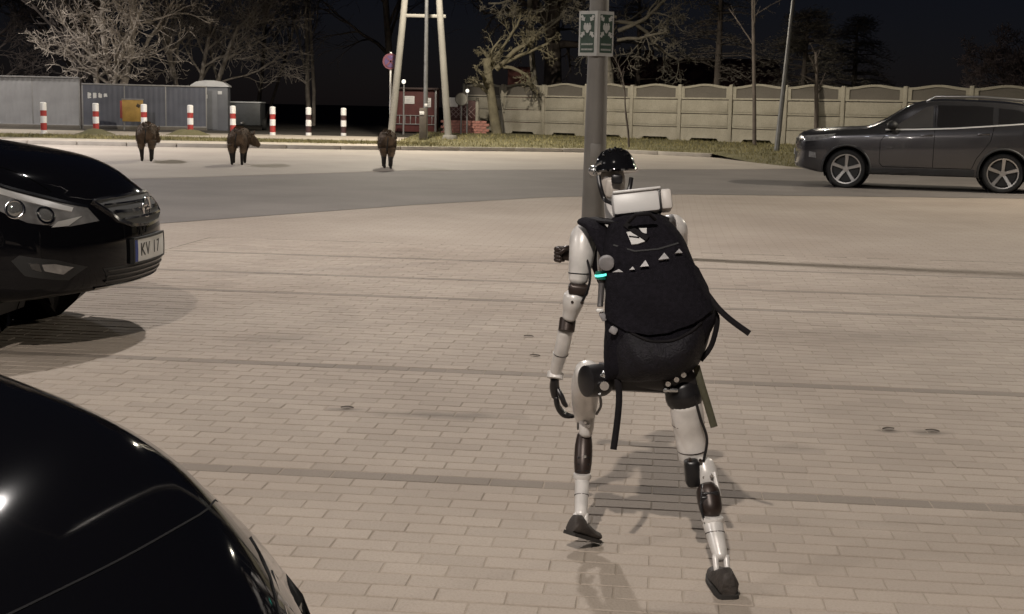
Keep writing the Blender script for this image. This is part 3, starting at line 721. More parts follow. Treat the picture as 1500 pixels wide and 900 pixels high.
# ------------------------------------------------------------------ robot
m_shell = mat('robot_white_shell', (.60, .575, .55), .34, .1, .16, 16, .05, 30, coat=.2)
m_rblk = mat('robot_black', (.013, .012, .013), .35, .2, .15, 12)
m_rbrn = mat('robot_joint_brown', (.035, .024, .02), .4, .4, .2, 20)
m_gloss = mat('helmet_black', (.006, .006, .007), .09, 0, 0, coat=1)
m_metal = mat('robot_metal', (.5, .5, .5), .25, .9, .05)
m_gfab = mat('grey_fabric', (.24, .23, .235), .8, 0, .2, 40)
RO = (.43, 3.95, 0)
rb = empty('humanoid_robot', RO, 0, 'white and black humanoid robot in a black helmet striding away with a backpack', 'robot')
def rpart(name, mb, m, par=None, sm=45): return mb.build(name, m, par or rb, RO if par is None or par is rb else RO, sm)
# torso and pelvis
b = MB(); limb(b, [(.40, 4.16, .60), (.385, 4.22, .74), (.37, 4.29, .90), (.355, 4.33, 1.00)], [.075, .085, .105, .085], 18, 5, .8, (0, 1, 0)); rpart('torso', b, m_shell)
b = MB(); b.box((.39, 4.13, .565), (.24, .12, .075), Matrix.Rotation(.03, 3, 'Y'), .025); b.tube([(.27, 4.12, .575), (.52, 4.08, .57)], .038, 14); rpart('pelvis', b, m_rblk)
b = MB(); limb(b, [(.335, 4.34, 1.00), (.322, 4.35, 1.06), (.316, 4.36, 1.12)], [.04, .034, .032], 14); rpart('neck', b, m_shell)
# head in its helmet
b = MB(); b.ell((.311, 4.36, 1.150), (.042, .055, .062)); b.box((.311, 4.315, 1.135), (.05, .03, .06), None, .012); head = rpart('head', b, mat('robot_head_grey', (.40, .36, .32), .45, .05, .08))
b = MB()
tilt = Matrix.Rotation(R(-4), 3, 'Y') @ Matrix.Rotation(R(-8), 3, 'X')
pr = [(.001, .052), (.022, .050), (.042, .041), (.057, .022), (.063, .002), (.066, -.010), (.071, -.016), (.072, -.021), (.064, -.026), (.05, -.022)]
b.lathe(pr, (.317, 4.35, 1.208), 'Z', 28, tilt)
for k in range(5): b.box(V3((.317, 4.35, 1.208)) + tilt @ V3((-.036 + .018 * k, -.012, .046 - .004 * abs(k - 2) ** 2)), (.008, .075, .012), tilt, .003)
hel = rpart('helmet', b, m_gloss)
b = MB(); b.ell((.249, 4.345, 1.188), (.016, .026, .017)); b.tube([(.262, 4.33, 1.205), (.275, 4.31, 1.215)], .008, 8); rpart('ear_cap', b, m_metal)  # pale ear cap at the helmet's left edge
b = MB(); b.box((.320, 4.285, 1.165), (.036, .02, .03), None, .008); rpart('helmet_dial', b, m_rblk)
def flat_strap(pts, wd=.007, th=.003, n=6, mb=None):
    mb = mb or MB(); q = cr(pts, n); mb.tube([tuple(a) for a in q], wd, 8, True, th / wd, (0, 1, 0)); return mb
b = flat_strap([(.262, 4.29, 1.175), (.268, 4.275, 1.14), (.282, 4.27, 1.103), (.300, 4.23, 1.094), (.322, 4.15, 1.086)]); rpart('chin_strap', b, m_rblk)
b = flat_strap([(.366, 4.30, 1.17), (.360, 4.28, 1.14), (.348, 4.275, 1.108), (.335, 4.29, 1.10)]); rpart('chin_strap', b, m_rblk)
# left arm
b = MB(); limb(b, [(.238, 4.27, 1.010), (.219, 4.24, .985), (.214, 4.22, .94), (.207, 4.21, .88), (.203, 4.205, .852)], [.030, .042, .040, .034, .029], 16); rpart('upper_arm', b, m_shell)
b = MB(); b.tube([(.236, 4.205, .905), (.226, 4.20, .895)], .012, 10); rpart('arm_bolt', b, m_rbrn)
b = MB(); b.box((.2045, 4.20, .826), (.062, .06, .036), Matrix.Rotation(.10, 3, 'Y'), .010); rpart('elbow_joint', b, m_rbrn)
b = MB(); limb(b, [(.194, 4.20, .806), (.190, 4.205, .785), (.186, 4.215, .76), (.180, 4.225, .735)], [.034, .033, .027, .023], 16, 4); rpart('forearm_housing', b, m_shell)
b = MB(); b.lathe([(.022, -.022), (.026, -.02), (.026, .02), (.022, .022)], (.1745, 4.24, .708), 'Z', 16, Matrix.Rotation(.12, 3, 'Y') @ Matrix.Rotation(-.3, 3, 'X')); rpart('forearm_band', b, m_rbrn)
b = MB(); limb(b, [(.171, 4.25, .69), (.163, 4.28, .63), (.152, 4.315, .575), (.146, 4.34, .540)], [.024, .024, .021, .019], 14); rpart('forearm', b, m_shell)
b = MB(); b.lathe([(.021, -.012), (.027, -.011), (.027, .009), (.021, .012)], (.145, 4.35, .524), 'Z', 16, Matrix.Rotation(.15, 3, 'Y') @ Matrix.Rotation(-.35, 3, 'X')); rpart('wrist_ring', b, m_shell)
hand = MB(); limb(hand, [(.144, 4.358, .512), (.144, 4.372, .48), (.149, 4.386, .45)], [.020, .023, .021], 12, 4, .7, (1, 0, 0))
fing = [(-.016, .0, .085), (-.006, .004, .095), (.004, .006, .098), (.013, .003, .088)]
for i, (dy, dz, L_) in enumerate(fing):
    p = V3((.150, 4.388 + dy * 1.1, .446)); q = p + V3((.008, .008, -.036)); r2 = q + V3((.018 + dz, .010, -.026)); r3 = r2 + V3((.022 + dz, .004, -.006 - .002 * i))
    limb(hand, [p, q, r2, r3], [.0095, .0092, .0085, .0068], 8, 3)
limb(hand, [(.152, 4.365, .478), (.166, 4.352, .455), (.176, 4.355, .432), (.184, 4.365, .420)], [.0095, .009, .0085, .007], 8, 3)
rpart('hand', hand, m_rblk)
# right arm swung forward across the chest
b = MB(); limb(b, [(.470, 4.30, 1.02), (.500, 4.30, 1.015), (.512, 4.33, .985), (.525, 4.39, .91), (.525, 4.43, .865)], [.032, .044, .042, .036, .03], 16); rpart('upper_arm', b, m_shell)
b = MB(); b.ell((.523, 4.45, .85), (.034, .034, .034)); rpart('elbow_joint', b, m_rbrn)
b = MB(); limb(b, [(.51, 4.47, .85), (.42, 4.52, .865), (.31, 4.56, .885), (.24, 4.575, .892)], [.029, .028, .024, .021], 14); rpart('forearm', b, m_shell)
b = MB(); b.lathe([(.021, -.012), (.027, -.01), (.027, .01), (.021, .012)], (.222, 4.58, .893), 'X', 16); rpart('wrist_ring', b, m_shell)
h2 = MB(); limb(h2, [(.215, 4.585, .894), (.19, 4.59, .895), (.170, 4.592, .893)], [.020, .024, .02], 12, 4, .7, (0, 1, 0))
for i in range(4):
    z = .912 - .012 * i
    limb(h2, [(.172, 4.592, z), (.150, 4.590, z), (.146, 4.570 + .002 * i, z), (.160, 4.560, z - .002)], [.009, .009, .0085, .007], 8, 3)
limb(h2, [(.195, 4.580, .912), (.180, 4.562, .918), (.166, 4.552, .91), (.158, 4.552, .90)], [.0095, .009, .008, .007], 8, 3)
rpart('hand', h2, m_rbrn)
# left leg, swung forward
b = MB(); b.lathe([(.030, -.045), (.048, -.038), (.05, -.01), (.05, .022), (.044, .034), (.024, .038)], (.262, 4.09, .562), 'X', 24, Matrix.Rotation(.5, 3, 'Z')); rpart('hip_joint', b, m_rblk)
b = MB(); b.box((.285, 4.045, .588), (.026, .012, .022), Matrix.Rotation(.4, 3, 'Y'), .006); b.lathe([(.014, -.006), (.014, .006)], (.283, 4.035, .557), 'Y', 14); rpart('hip_bracket', b, m_metal)
b = MB(); limb(b, [(.236, 4.13, .585), (.236, 4.19, .53), (.240, 4.29, .45), (.246, 4.37, .385)], [.038, .045, .042, .034], 18, 6); rpart('thigh', b, m_shell)
b = MB(); b.tube([(.222, 4.385, .375), (.275, 4.385, .375)], .038, 20); rpart('knee_joint', b, m_rblk)
b = MB(); limb(b, [(.247, 4.352, .41), (.250, 4.335, .375), (.248, 4.335, .335)], [.022, .026, .022], 12, 4); rpart('knee_cover', b, m_shell)
b = MB(); limb(b, [(.245, 4.36, .325), (.243, 4.34, .29), (.241, 4.315, .245), (.239, 4.30, .212)], [.024, .029, .029, .025], 16, 5); rpart('calf_housing', b, m_rbrn)
b = MB(); b.lathe([(.022, -.014), (.03, .0), (.028, .012)], (.238, 4.288, .203), 'Z', 16); rpart('calf_ring', b, m_shell)
b = MB(); limb(b, [(.238, 4.283, .193), (.235, 4.23, .145), (.232, 4.185, .105)], [.024, .022, .020], 14); 
for dx in (-.015, .015): limb(b, [(.232 + dx, 4.187, .11), (.232 + dx, 4.17, .07)], [.010, .008], 8, 3)
rpart('shin', b, m_shell)
def shoe(P, yaw, pitch, k_=1.0):
    """foot with heel counter, instep and sole; toe along +y before turning"""
    secs = [(-.065, .028, .062, 0), (-.055, .036, .080, 0), (-.02, .038, .088, 0), (.03, .040, .062, 0), (.08, .042, .042, 0), (.12, .038, .034, .002), (.14, .024, .024, .006)]
    n = 14; vs = []; fs = []
    rot = Matrix.Rotation(yaw, 3, 'Z') @ Matrix.Rotation(pitch, 3, 'X') @ Matrix.Scale(k_, 3)
    for (y, hw, ht, z0) in secs:
        for j in range(n):
            a = 2 * PI * j / n; c_, s_ = math.cos(a), math.sin(a)
            x = hw * math.copysign(abs(c_) ** .6, c_); z = z0 + ht * .5 + ht * .5 * math.copysign(abs(s_) ** .7, s_)
            if s_ > 0: x *= 1 - .45 * (z - z0) / .09
            vs.append(rot @ V3((x, y, z)) + V3(P))
    for i in range(len(secs) - 1):
        for j in range(n): fs.append((i * n + j, i * n + (j + 1) % n, (i + 1) * n + (j + 1) % n, (i + 1) * n + j))
    fs += [tuple(range(n)), tuple((len(secs) - 1) * n + j for j in range(n))]
    b = MB(); b.add(vs, fs)
    so_ = MB(); out = [(.036, -.062), (.042, -.02), (.043, .05), (.043, .1), (.034, .135), (.015, .148)]
    out = out + [(-x, y) for x, y in reversed(out)] + [(-.025, -.07), (.025, -.07)]
    k = len(out); vv = [rot @ V3((x, y, z)) + V3(P) for z in (-.012, .004) for x, y in out]
    so_.add(vv, [tuple(reversed(range(k))), tuple(range(k, 2 * k))] + [(i, (i + 1) % k, (i + 1) % k + k, i + k) for i in range(k)])
    f = rpart('foot', b, mat('shoe_brown_black', (.035, .028, .024), .7, 0, .35, 30, .3, 90)); rpart('sole', so_, mat('shoe_sole', (.022, .019, .017), .85, 0, .2, 30), f).parent = f
    return f
shoe((.224, 4.165, .050), R(-46), R(-22), .70)
# right leg, pushing
b = MB(); b.lathe([(.030, -.05), (.050, -.042), (.052, .03), (.046, .045)], (.510, 4.06, .575), 'Y', 22); limb(b, [(.515, 4.05, .56), (.525, 4.045, .525), (.528, 4.04, .505)], [.052, .056, .052], 18, 4); rpart('hip_joint', b, m_rblk)
b = MB()
for x, y, z in ((.468, 3.985, .578), (.492, 3.982, .592), (.513, 3.985, .606)): b.lathe([(.008, -.008), (.009, .006)], (x, y, z), 'Y', 12)
b.box((.478, 3.995, .556), (.045, .014, .012), None, .004); rpart('hip_bracket', b, m_metal)
b = MB(); limb(b, [(.530, 4.04, .512), (.541, 4.06, .46), (.553, 4.08, .40), (.565, 4.09, .335), (.568, 4.09, .318)], [.047, .050, .046, .044, .041], 20, 6); rpart('thigh', b, m_shell)
b = MB(); b.tube([(.568, 4.085, .436), (.575, 4.085, .425)], .003, 6); rpart('thigh_bolt', b, m_rbrn)
b = MB(); b.box((.560, 4.045, .292), (.046, .06, .088), Matrix.Rotation(-.12, 3, 'Y'), .014); rpart('knee_joint', b, m_rblk)
b = MB(); limb(b, [(.592, 4.06, .318), (.602, 4.045, .285), (.606, 4.03, .25)], [.032, .035, .026], 14, 4); b.tube([(.622, 4.02, .30), (.636, 3.99, .235)], .007, 8); rpart('knee_cover', b, m_shell)
b = MB(); limb(b, [(.602, 4.01, .252), (.604, 4.0, .24), (.609, 3.975, .205), (.611, 3.965, .19)], [.032, .036, .035, .030], 16, 5); rpart('calf_housing', b, m_rbrn)
b = MB(); b.box((.592, 3.963, .225), (.03, .012, .036), Matrix.Rotation(-.1, 3, 'Y'), .006); rpart('calf_plate', b, m_rblk)
b = MB(); b.lathe([(.024, -.016), (.034, .0), (.032, .01)], (.613, 3.95, .172), 'Z', 18); rpart('calf_ring', b, m_shell)
b = MB(); limb(b, [(.614, 3.945, .162), (.621, 3.90, .12), (.628, 3.865, .085)], [.031, .026, .021], 14)
for dx in (-.016, .016): limb(b, [(.628 + dx, 3.865, .09), (.630 + dx, 3.84, .052)], [.010, .008], 8, 3)
rpart('shin', b, m_shell)
shoe((.632, 3.80, .012), R(5), R(2), .84)
# status light at the waist
b = MB(); b.lathe([(.014, -.012), (.019, -.01), (.019, .01), (.014, .012)], (.266, 4.062, .888), 'Z', 18); rpart('light_housing', b, mat('teal_plastic', (.01, .12, .09), .3, 0, 0))
b = MB(); b.lathe([(.0195, -.0035), (.0202, -.002), (.0202, .002), (.0195, .0035)], (.266, 4.062, .890), 'Z', 18, Matrix.Rotation(-.2, 3, 'Y')); rpart('status_light', b, mat('status_green', (.02, .5, .4), .4, 0, 0, emit=(.15, 1, .75), estr=1.6))
b = MB(); b.tube([(.268, 4.066, .876), (.266, 4.06, .83), (.264, 4.05, .795)], [.010, .009, .009], 10); rpart('waist_rod', b, mat('grey_rod', (.16, .15, .15), .35, .6, .1))

def ring_band(name, c, r_, d, m, wd=.004, par=None):
    q = V3(d).normalized().to_track_quat('Z', 'Y').to_matrix(); b = MB(); b.lathe([(r_ - .003, -wd), (r_, -wd * .6), (r_, wd * .6), (r_ - .003, wd)], c, 'Z', 22, q, cap=False); rpart(name, b, m, par)
ring_band('shoulder_seam', (.2165, 4.232, .962), .0425, (.03, .1, 1), m_rblk, .0025)
ring_band('arm_seam', (.2065, 4.21, .876), .0352, (.03, .05, 1), m_rblk, .002)
ring_band('forearm_seam', (.159, 4.295, .605), .0245, (.1, -.3, 1), m_rblk, .002)
ring_band('thigh_seam', (.5445, 4.068, .440), .0502, (-.12, -.15, 1), m_rbrn, .002)
ring_band('thigh_seam', (.5625, 4.087, .352), .0455, (-.12, -.1, 1), m_rbrn, .002)
ring_band('shin_seam', (.6175, 3.922, .140), .0295, (-.1, .6, 1), m_rbrn, .002)
ring_band('shin_seam', (.2355, 4.242, .155), .0238, (.03, .6, 1), m_rbrn, .002)
for c, m__ in (((.580, 4.022, .335), m_rbrn), ((.548, 4.022, .338), m_rbrn), ((.612, 4.003, .295), m_metal), ((.592, 4.018, .285), m_metal), ((.255, 4.304, .37), m_metal), ((.243, 4.306, .38), m_metal), ((.215, 4.162, .79), m_rbrn), ((.186, 4.175, .79), m_rbrn), ((.60, 3.957, .205), m_metal), ((.245, 4.296, .27), m_metal)):
    b = MB(); b.lathe([(.005, .006), (.0055, 0), (.005, -.006)], c, 'Y', 10); rpart('bolt', b, m__)
for pts, r_ in (([(.225, 4.19, .93), (.238, 4.17, .88), (.232, 4.165, .83), (.215, 4.175, .79)], .004), ([(.55, 4.0, .54), (.572, 4.005, .47), (.598, 4.03, .40), (.59, 4.03, .33)], .0045), ([(.27, 4.05, .53), (.283, 4.16, .47), (.28, 4.30, .41)], .0045), ([(.585, 3.99, .27), (.578, 3.955, .21), (.592, 3.93, .16)], .004)):
    b = MB(); b.tube([tuple(a) for a in cr(pts, 6)], r_, 8); rpart('cable', b, m_rblk)
b = MB(); b.box((.605, 3.968, .248), (.05, .012, .012), Matrix.Rotation(-.1, 3, 'Y'), .003); rpart('calf_vent', b, m_rblk)
for z in (.225, .245, .265):
    b = MB(); b.box((.241, 4.282 + (z - .225) * .4, z), (.04, .006, .005), None, .002); rpart('calf_vent', b, m_rblk)
# -- backpack worn by the robot
m_bag = mat('backpack_fabric', (.0085, .0075, .0105), .9, 0, .3, 90, .4, 260, spec=.12)
m_bag2 = mat('backpack_fabric_smooth', (.008, .007, .010), .6, 0, .3, 60, .35, 150, spec=.22)
m_web = mat('webbing_black', (.008, .007, .008), .8, 0, .2, 80, spec=.15)
m_olive = mat('webbing_olive', (.045, .042, .022), .75, 0, .2, 80)
m_refl = mat('reflective_grey', (.34, .33, .335), .5, .1, .15, 60)
bp = empty('backpack', RO, 0, 'black backpack with loose dangling straps worn on the robot back', 'backpack')
rings_ = [(.578, .350, .075, 4.075, .045), (.595, .395, .115, 4.07, .075), (.630, .418, .138, 4.06, .095), (.70, .436, .155, 4.06, .105), (.775, .447, .166, 4.065, .108), (.85, .428, .150, 4.075, .10), (.90, .415, .142, 4.09, .092), (.95, .402, .132, 4.105, .082), (.99, .394, .122, 4.12, .072), (1.02, .388, .108, 4.13, .064), (1.045, .380, .092, 4.14, .056), (1.062, .376, .078, 4.148, .045), (1.067, .374, .055, 4.15, .03)]
Q = cr(rings_, 5); n = 36; vs = []; fs = []
rw = random.Random(3)
for i, (z, xc, hw, yc, hd) in enumerate(Q):
    for j in range(n):
        a = 2 * PI * j / n; c_, s_ = math.cos(a), math.sin(a)
        x = hw * math.copysign(abs(c_) ** .62, c_); y = hd * math.copysign(abs(s_) ** .75, s_)
        wob = .003 * math.sin(9 * z * 6 + 5 * a) + .0025 * math.sin(31 * z + 3 * a + 1)
        vs.append((xc + x * (1 + wob * 3), yc + y + wob, z + (x) * .09 - .004 * math.cos(2 * a)))
for i in range(len(Q) - 1):
    for j in range(n): fs.append((i * n + j, i * n + (j + 1) % n, (i + 1) * n + (j + 1) % n, (i + 1) * n + j))
fs += [tuple(range(n)), tuple((len(Q) - 1) * n + j for j in range(n))]
b = MB(); b.add(vs, fs); b.build('main_bag', m_bag, bp, RO, 60)
bagbvh = BVHTree.FromPolygons([V3(v) for v in vs], fs)
def bagpatch(poly, off, thick, res=.02): return patch(bagbvh, poly, 'Y', -1, off, thick, res)
bagpatch([(.288, .765), (.34, .738), (.40, .728), (.46, .735), (.53, .765), (.585, .80), (.575, .86), (.545, .915), (.52, .94), (.45, .925), (.36, .905), (.288, .898)], .010, .014).build('front_panel', m_bag, bp, RO, 60)
pk = MB(); 
pq = [(.575, .36, .07), (.60, .395, .12), (.64, .42, .15), (.69, .438, .163), (.735, .447, .162)]
rowz = cr([(.580, .42, .10, .05), (.60, .425, .135, .088), (.645, .433, .152, .126), (.70, .440, .160, .138), (.745, .444, .160, .128), (.768, .446, .158, .118)], 5); vs2 = []; k = 25
for z, xc, hw, dep in rowz:
    for j in range(k):
        t = -1 + 2 * j / (k - 1); x = hw * t; sag = .055 * (1 - t * t)
        top = (z - .58) / .188
        vs2.append((xc + x, 4.055 - dep * (1 - abs(t) ** 3.2) - .004 + .004 * math.sin(14 * t + z * 60) * (1 - t * t), z + x * .10 - sag * top * 1.0 + .03 * t * t * top))
fs2 = [(i * k + j, i * k + j + 1, (i + 1) * k + j + 1, (i + 1) * k + j) for i in range(len(rowz) - 1) for j in range(k - 1)]
pk.add(vs2, fs2); top0 = (len(rowz) - 1) * k
pk.add([vs2[top0 + j] for j in range(k)] + [(v[0], v[1] + .05, v[2] - .012) for v in vs2[top0:top0 + k]], [(j, j + 1, j + 1 + k, j + k) for j in range(k - 1)])
pk.build('lower_pocket', m_bag2, bp, RO, 60)
hm = MB(); hm.tube([(v[0], v[1] - .002, v[2]) for v in vs2[top0:top0 + k]], .0045, 8); hm.build('pocket_hem', m_web, bp, RO, 60)
for (x, z, sx, sz) in ((.316, .904, .013, .006), (.354, .914, .008, .006), (.388, .926, .013, .011), (.443, .945, .015, .012), (.487, .962, .011, .009)):
    dx = .0
    bagpatch([(x - sx, z - sz * .6), (x + sx, z - sz * .3), (x + sx * .2, z + sz)], .014, .006).build('reflective_mark', m_refl, bp, RO, 60)
bagpatch([(.338, 1.017), (.352, 1.020), (.372, 1.006), (.392, .992), (.370, .984), (.352, .982)], .005, .004).build('logo_patch', mat('logo_white', (.5, .49, .48), .6, 0, .05), bp, RO, 60)
bagpatch([(.375, 1.030), (.397, 1.031), (.397, 1.016), (.385, 1.016)], .005, .004).build('logo_patch', mat('logo_white', (.5, .49, .48), .6, 0, .05), bp, RO, 60)
seam(bagbvh, [(.335, 1.04), (.36, 1.022), (.40, 1.00)], 'Y', -1, .016, .009).build('compression_strap', m_web, bp, RO, 60)
seam(bagbvh, [(.345, 1.004), (.375, 1.002)], 'Y', -1, .003, .009).build('compression_strap', m_web, bp, RO, 60)
b = MB(); b.box((.300, 3.97, .737), (.024, .016, .022), Matrix.Rotation(.5, 3, 'Y'), .006); b.build('strap_buckle', m_gfab, bp, RO)
b = MB(); b.box((.262, 4.03, .787), (.022, .014, .010), None, .004); b.build('strap_buckle', mat('bright_buckle', (.75, .74, .72), .35, 0, 0), bp, RO)
b = MB(); b.box((.273, 4.035, .768), (.018, .014, .03), Matrix.Rotation(-.5, 3, 'Y'), .006); b.build('strap_adjuster', m_gfab, bp, RO)
b = MB(); b.lathe([(.014, -.008), (.022, -.006), (.024, .006), (.016, .01)], (.277, 4.02, .93), 'Y', 16, Matrix.Rotation(.3, 3, 'X')); b.build('side_grip', m_gfab, bp, RO, 60)
b = MB()
for x0, x1, zt in ((.235, .285, 1.03), (.42, .46, 1.04)):
    b.tube([tuple(a) for a in cr([(.5 * (x0 + x1) + .07 * (1 if x0 < .3 else -1), 4.12, zt + .012), (.5 * (x0 + x1) + .01, 4.18, zt + .012), (.5 * (x0 + x1) - .01, 4.25, zt + .008), (.5 * (x0 + x1), 4.33, zt - .02), (.5 * (x0 + x1) + .01, 4.37, zt - .12), (.5 * (x0 + x1) + (.08 if x0 < .3 else -.02), 4.33, zt - .28), (.5 * (x0 + x1) + (.11 if x0 < .3 else -.03), 4.15, zt - .36)], 5)], .028, 10, True, .35, (0, 1, 0) if False else (1, 0, 0) if False else None)
b.build('shoulder_straps', m_web, bp, RO, 60)
b = MB(); b.tube([(.222, 4.22, 1.035), (.245, 4.17, 1.03), (.275, 4.13, .99), (.295, 4.11, .93)], [.03, .036, .04, .03], 12, True, .5); b.build('shoulder_pad', m_bag, bp, RO, 60)
def dangling(pts, m, wd=.009): flat_strap(pts, wd, .0035, 6).build('loose_strap', m, bp, RO, 60)
dangling([(.578, 4.02, .845), (.610, 3.99, .805), (.648, 3.98, .772), (.701, 3.97, .736)], m_web, .009)
dangling([(.556, 4.03, .625), (.572, 4.01, .57), (.592, 4.0, .51), (.612, 3.99, .447)], m_olive, .011)
dangling([(.318, 4.02, .60), (.3265, 4.01, .53), (.322, 4.0, .45), (.313, 3.99, .372)], m_web, .010)
dangling([(.59, 4.03, .80), (.612, 4.02, .77), (.60, 4.03, .69), (.57, 4.04, .64)], m_web, .008)
seam(bagbvh, [(.30, .98), (.36, .965), (.43, .972), (.49, .99)], 'Y', -1, .005, .003).build('zip', mat('zip_dark', (.012, .012, .013), .7, 0, 0), bp, RO, 60)
b = MB(); b.tube([(.34, 4.05, 1.05), (.36, 4.03, 1.075), (.40, 4.03, 1.078), (.42, 4.05, 1.06)], .006, 8); b.build('grab_handle', m_web, bp, RO, 60)
# -- white case riding on the pack
cs = empty('white_case', RO, 0, 'small white box strapped on top of the black backpack behind the helmet', 'box')
rt = Matrix.Rotation(R(-7.5), 3, 'Y') @ Matrix.Rotation(R(-14), 3, 'X')
b = MB(); b.box((.372, 4.185, 1.095), (.142, .085, .066), rt, .008); b.build('case_body', mat('case_white', (.55, .54, .53), .4, 0, .05), cs, RO)
b = MB(); b.box((.372, 4.188, 1.131), (.146, .089, .008), rt, .003); b.build('case_lid', mat('case_white', (.55, .54, .53), .4, 0, .05), cs, RO)
b = MB(); b.box((.463, 4.185, 1.107), (.034, .08, .062), rt, .008); b.build('case_end', mat('case_cream', (.52, .49, .46), .45, 0, .05), cs, RO)
b = MB(); b.box((.4435, 4.185, 1.105), (.006, .088, .074), rt, .001); b.build('case_band', m_rblk, cs, RO)

# ------------------------------------------------------------------ wild boars
m_boar = mat('boar_hide', (.115, .075, .046), .9, 0, .45, 7, .6, 60)
m_bristle = mat('boar_bristle', (.135, .092, .058), .75, 0, .5, 4)
m_boarleg = mat('boar_leg', (.014, .011, .009), .85, 0, .2, 20)
def skin_mesh(name, nodes, edges, m, sub=2):
    me = bpy.data.meshes.new(name); me.from_pydata([n[0] for n in nodes], edges, [])
    o = bpy.data.objects.new('tmp_skin', me); C.objects.link(o)
    sk = o.modifiers.new('s', 'SKIN'); sk.branch_smoothing = .6; sk.use_smooth_shade = True
    for i, nd in enumerate(nodes):
        me.skin_vertices[0].data[i].radius = nd[1]; me.skin_vertices[0].data[i].use_root = (i == 0)
    ss = o.modifiers.new('u', 'SUBSURF'); ss.levels = sub; ss.render_levels = sub
    dg = bpy.context.evaluated_depsgraph_get(); dg.update()
    out = bpy.data.meshes.new_from_object(o.evaluated_get(dg)); out.name = name
    bpy.data.objects.remove(o)
    out.materials.clear(); out.materials.append(m)
    out.polygons.foreach_set('use_smooth', [True] * len(out.polygons)); return out
def boar(loc, rz, label, yaw, stride, seed, sc_=1.0, tuck=1.0):
    root = empty('wild_boar', loc, rz, label, 'wild boar', 'wild boars walking away across the forecourt')
    N = []; E = []
    def nd(p, r_, link=None):
        N.append((tuple(sc_ * c for c in p), (r_ * sc_, r_ * sc_) if not hasattr(r_, '__len__') else (r_[0] * sc_, r_[1] * sc_)))
        if link is not None: E.append((link, len(N) - 1))
        return len(N) - 1
    hyp = lambda x, y: (math.cos(yaw) * (x - .42) - math.sin(yaw) * y + .42, math.sin(yaw) * (x - .42) + math.cos(yaw) * y)
    pel = nd((-.42, 0, .66), .235); mid = nd((-.05, 0, .63), .27, pel); sh = nd((.30, 0, .66), .275, mid)
    x, y = hyp(.60, 0); nk = nd((x, y, .62), .20, sh); x, y = hyp(.78, 0); hd = nd((x, y, .55), .135, nk)
    x, y = hyp(.95, 0); sn = nd((x, y, .45), .078, hd); x, y = hyp(1.06, 0); nd((x, y, .385), .055, sn)
    rp_ = nd((-.62, 0, .62), .14, pel)
    for sg in (1, -1):
        st = stride * sg
        h = nd((-.50, sg * .13 * tuck, .47), .125, pel); k = nd((-.44 + st * .5, sg * .13 * tuck, .36), .085, h); ho = nd((-.60 + st * .9, sg * .115 * tuck, .215), .042, k); f = nd((-.56 + st, sg * .11 * tuck, .06), .032, ho); nd((-.53 + st, sg * .11 * tuck, .012), .034, f)
        s_ = nd((.30, sg * .13 * tuck, .45), .11, sh); wv = nd((.33 - st * .6, sg * .125 * tuck, .25), .048, s_); f = nd((.33 - st, sg * .12 * tuck, .06), .032, wv); nd((.36 - st, sg * .12 * tuck, .012), .034, f)
    me = skin_mesh('body', N, E, m_boar); me.materials.append(m_boarleg)
    for p in me.polygons:
        if p.center.z < .27 * sc_: p.material_index = 1
    bo = bpy.data.objects.new('body', me); C.objects.link(bo); bo.parent = root
    rr = random.Random(seed); br = MB()
    tri = [p for p in me.polygons if p.center.z > .30 * sc_]
    wts = [p.area for p in tri]
    for p in rr.choices(tri, wts, k=3600):
        vv = [me.vertices[i].co for i in p.vertices]; a = rr.random(); b_ = rr.random()
        c = vv[0].lerp(vv[1], a).lerp(vv[3 % len(vv)].lerp(vv[2], a), b_); nrm = p.normal
        ridge = max(0, nrm.z) ** 4 * (1 if abs(c.y) < .09 else .2)
        L_ = rr.uniform(.03, .06) + .02 * ridge; d = (nrm * (.4 + ridge * .1) + V3((-.9, 0, -.45 + ridge * .45)) + V3((rr.gauss(0, .25), rr.gauss(0, .25), rr.gauss(0, .25)))).normalized()
        t = d.cross(nrm); t = t.normalized() * .005 if t.length > 1e-4 else V3((0, .005, 0))
        br.add([c - t, c + t, c + d * L_], [(0, 1, 2)])
    br.build('bristles', m_bristle, root, smooth=0, fix=False)
    for sg in (1, -1):
        x, y = hyp(.72, sg * .11); q = MB(); q.add([tuple(sc_ * c for c in v) for v in [(x + .05, y - .02 * sg, .64), (x - .05, y + .03 * sg, .64), (x - .06, y + .05 * sg, .76), (x + .0, y + .005, .655), (x - .01, y + .06 * sg, .65)]], [(0, 3, 2), (3, 1, 2), (1, 4, 2), (4, 0, 2), (0, 1, 3), (0, 4, 1)])
        q.build('ear', m_boar, root, smooth=0)
    q = MB(); q.tube([tuple(sc_ * c for c in v) for v in [(-.70, 0, .68), (-.77, .01, .60), (-.79, .02, .50), (-.78, .03, .40)]], [.016, .012, .010, .018], 7); q.build('tail', m_boarleg, root)
    return root
boar((-8.40, 31.3, .003), R(104), 'leftmost wild boar walking away in front of a bollard', R(-22), .05, 1, 1.06, .85)
boar((-6.15, 30.5, .003), R(98), 'brown wild boar in the middle with its snout turned to the right', R(-42), .04, 2, 1.0)
boar((-2.83, 30.3, .003), R(97), 'wild boar on the right walking towards the foot of the A shaped mast', R(-10), .07, 3, 1.0, .62)

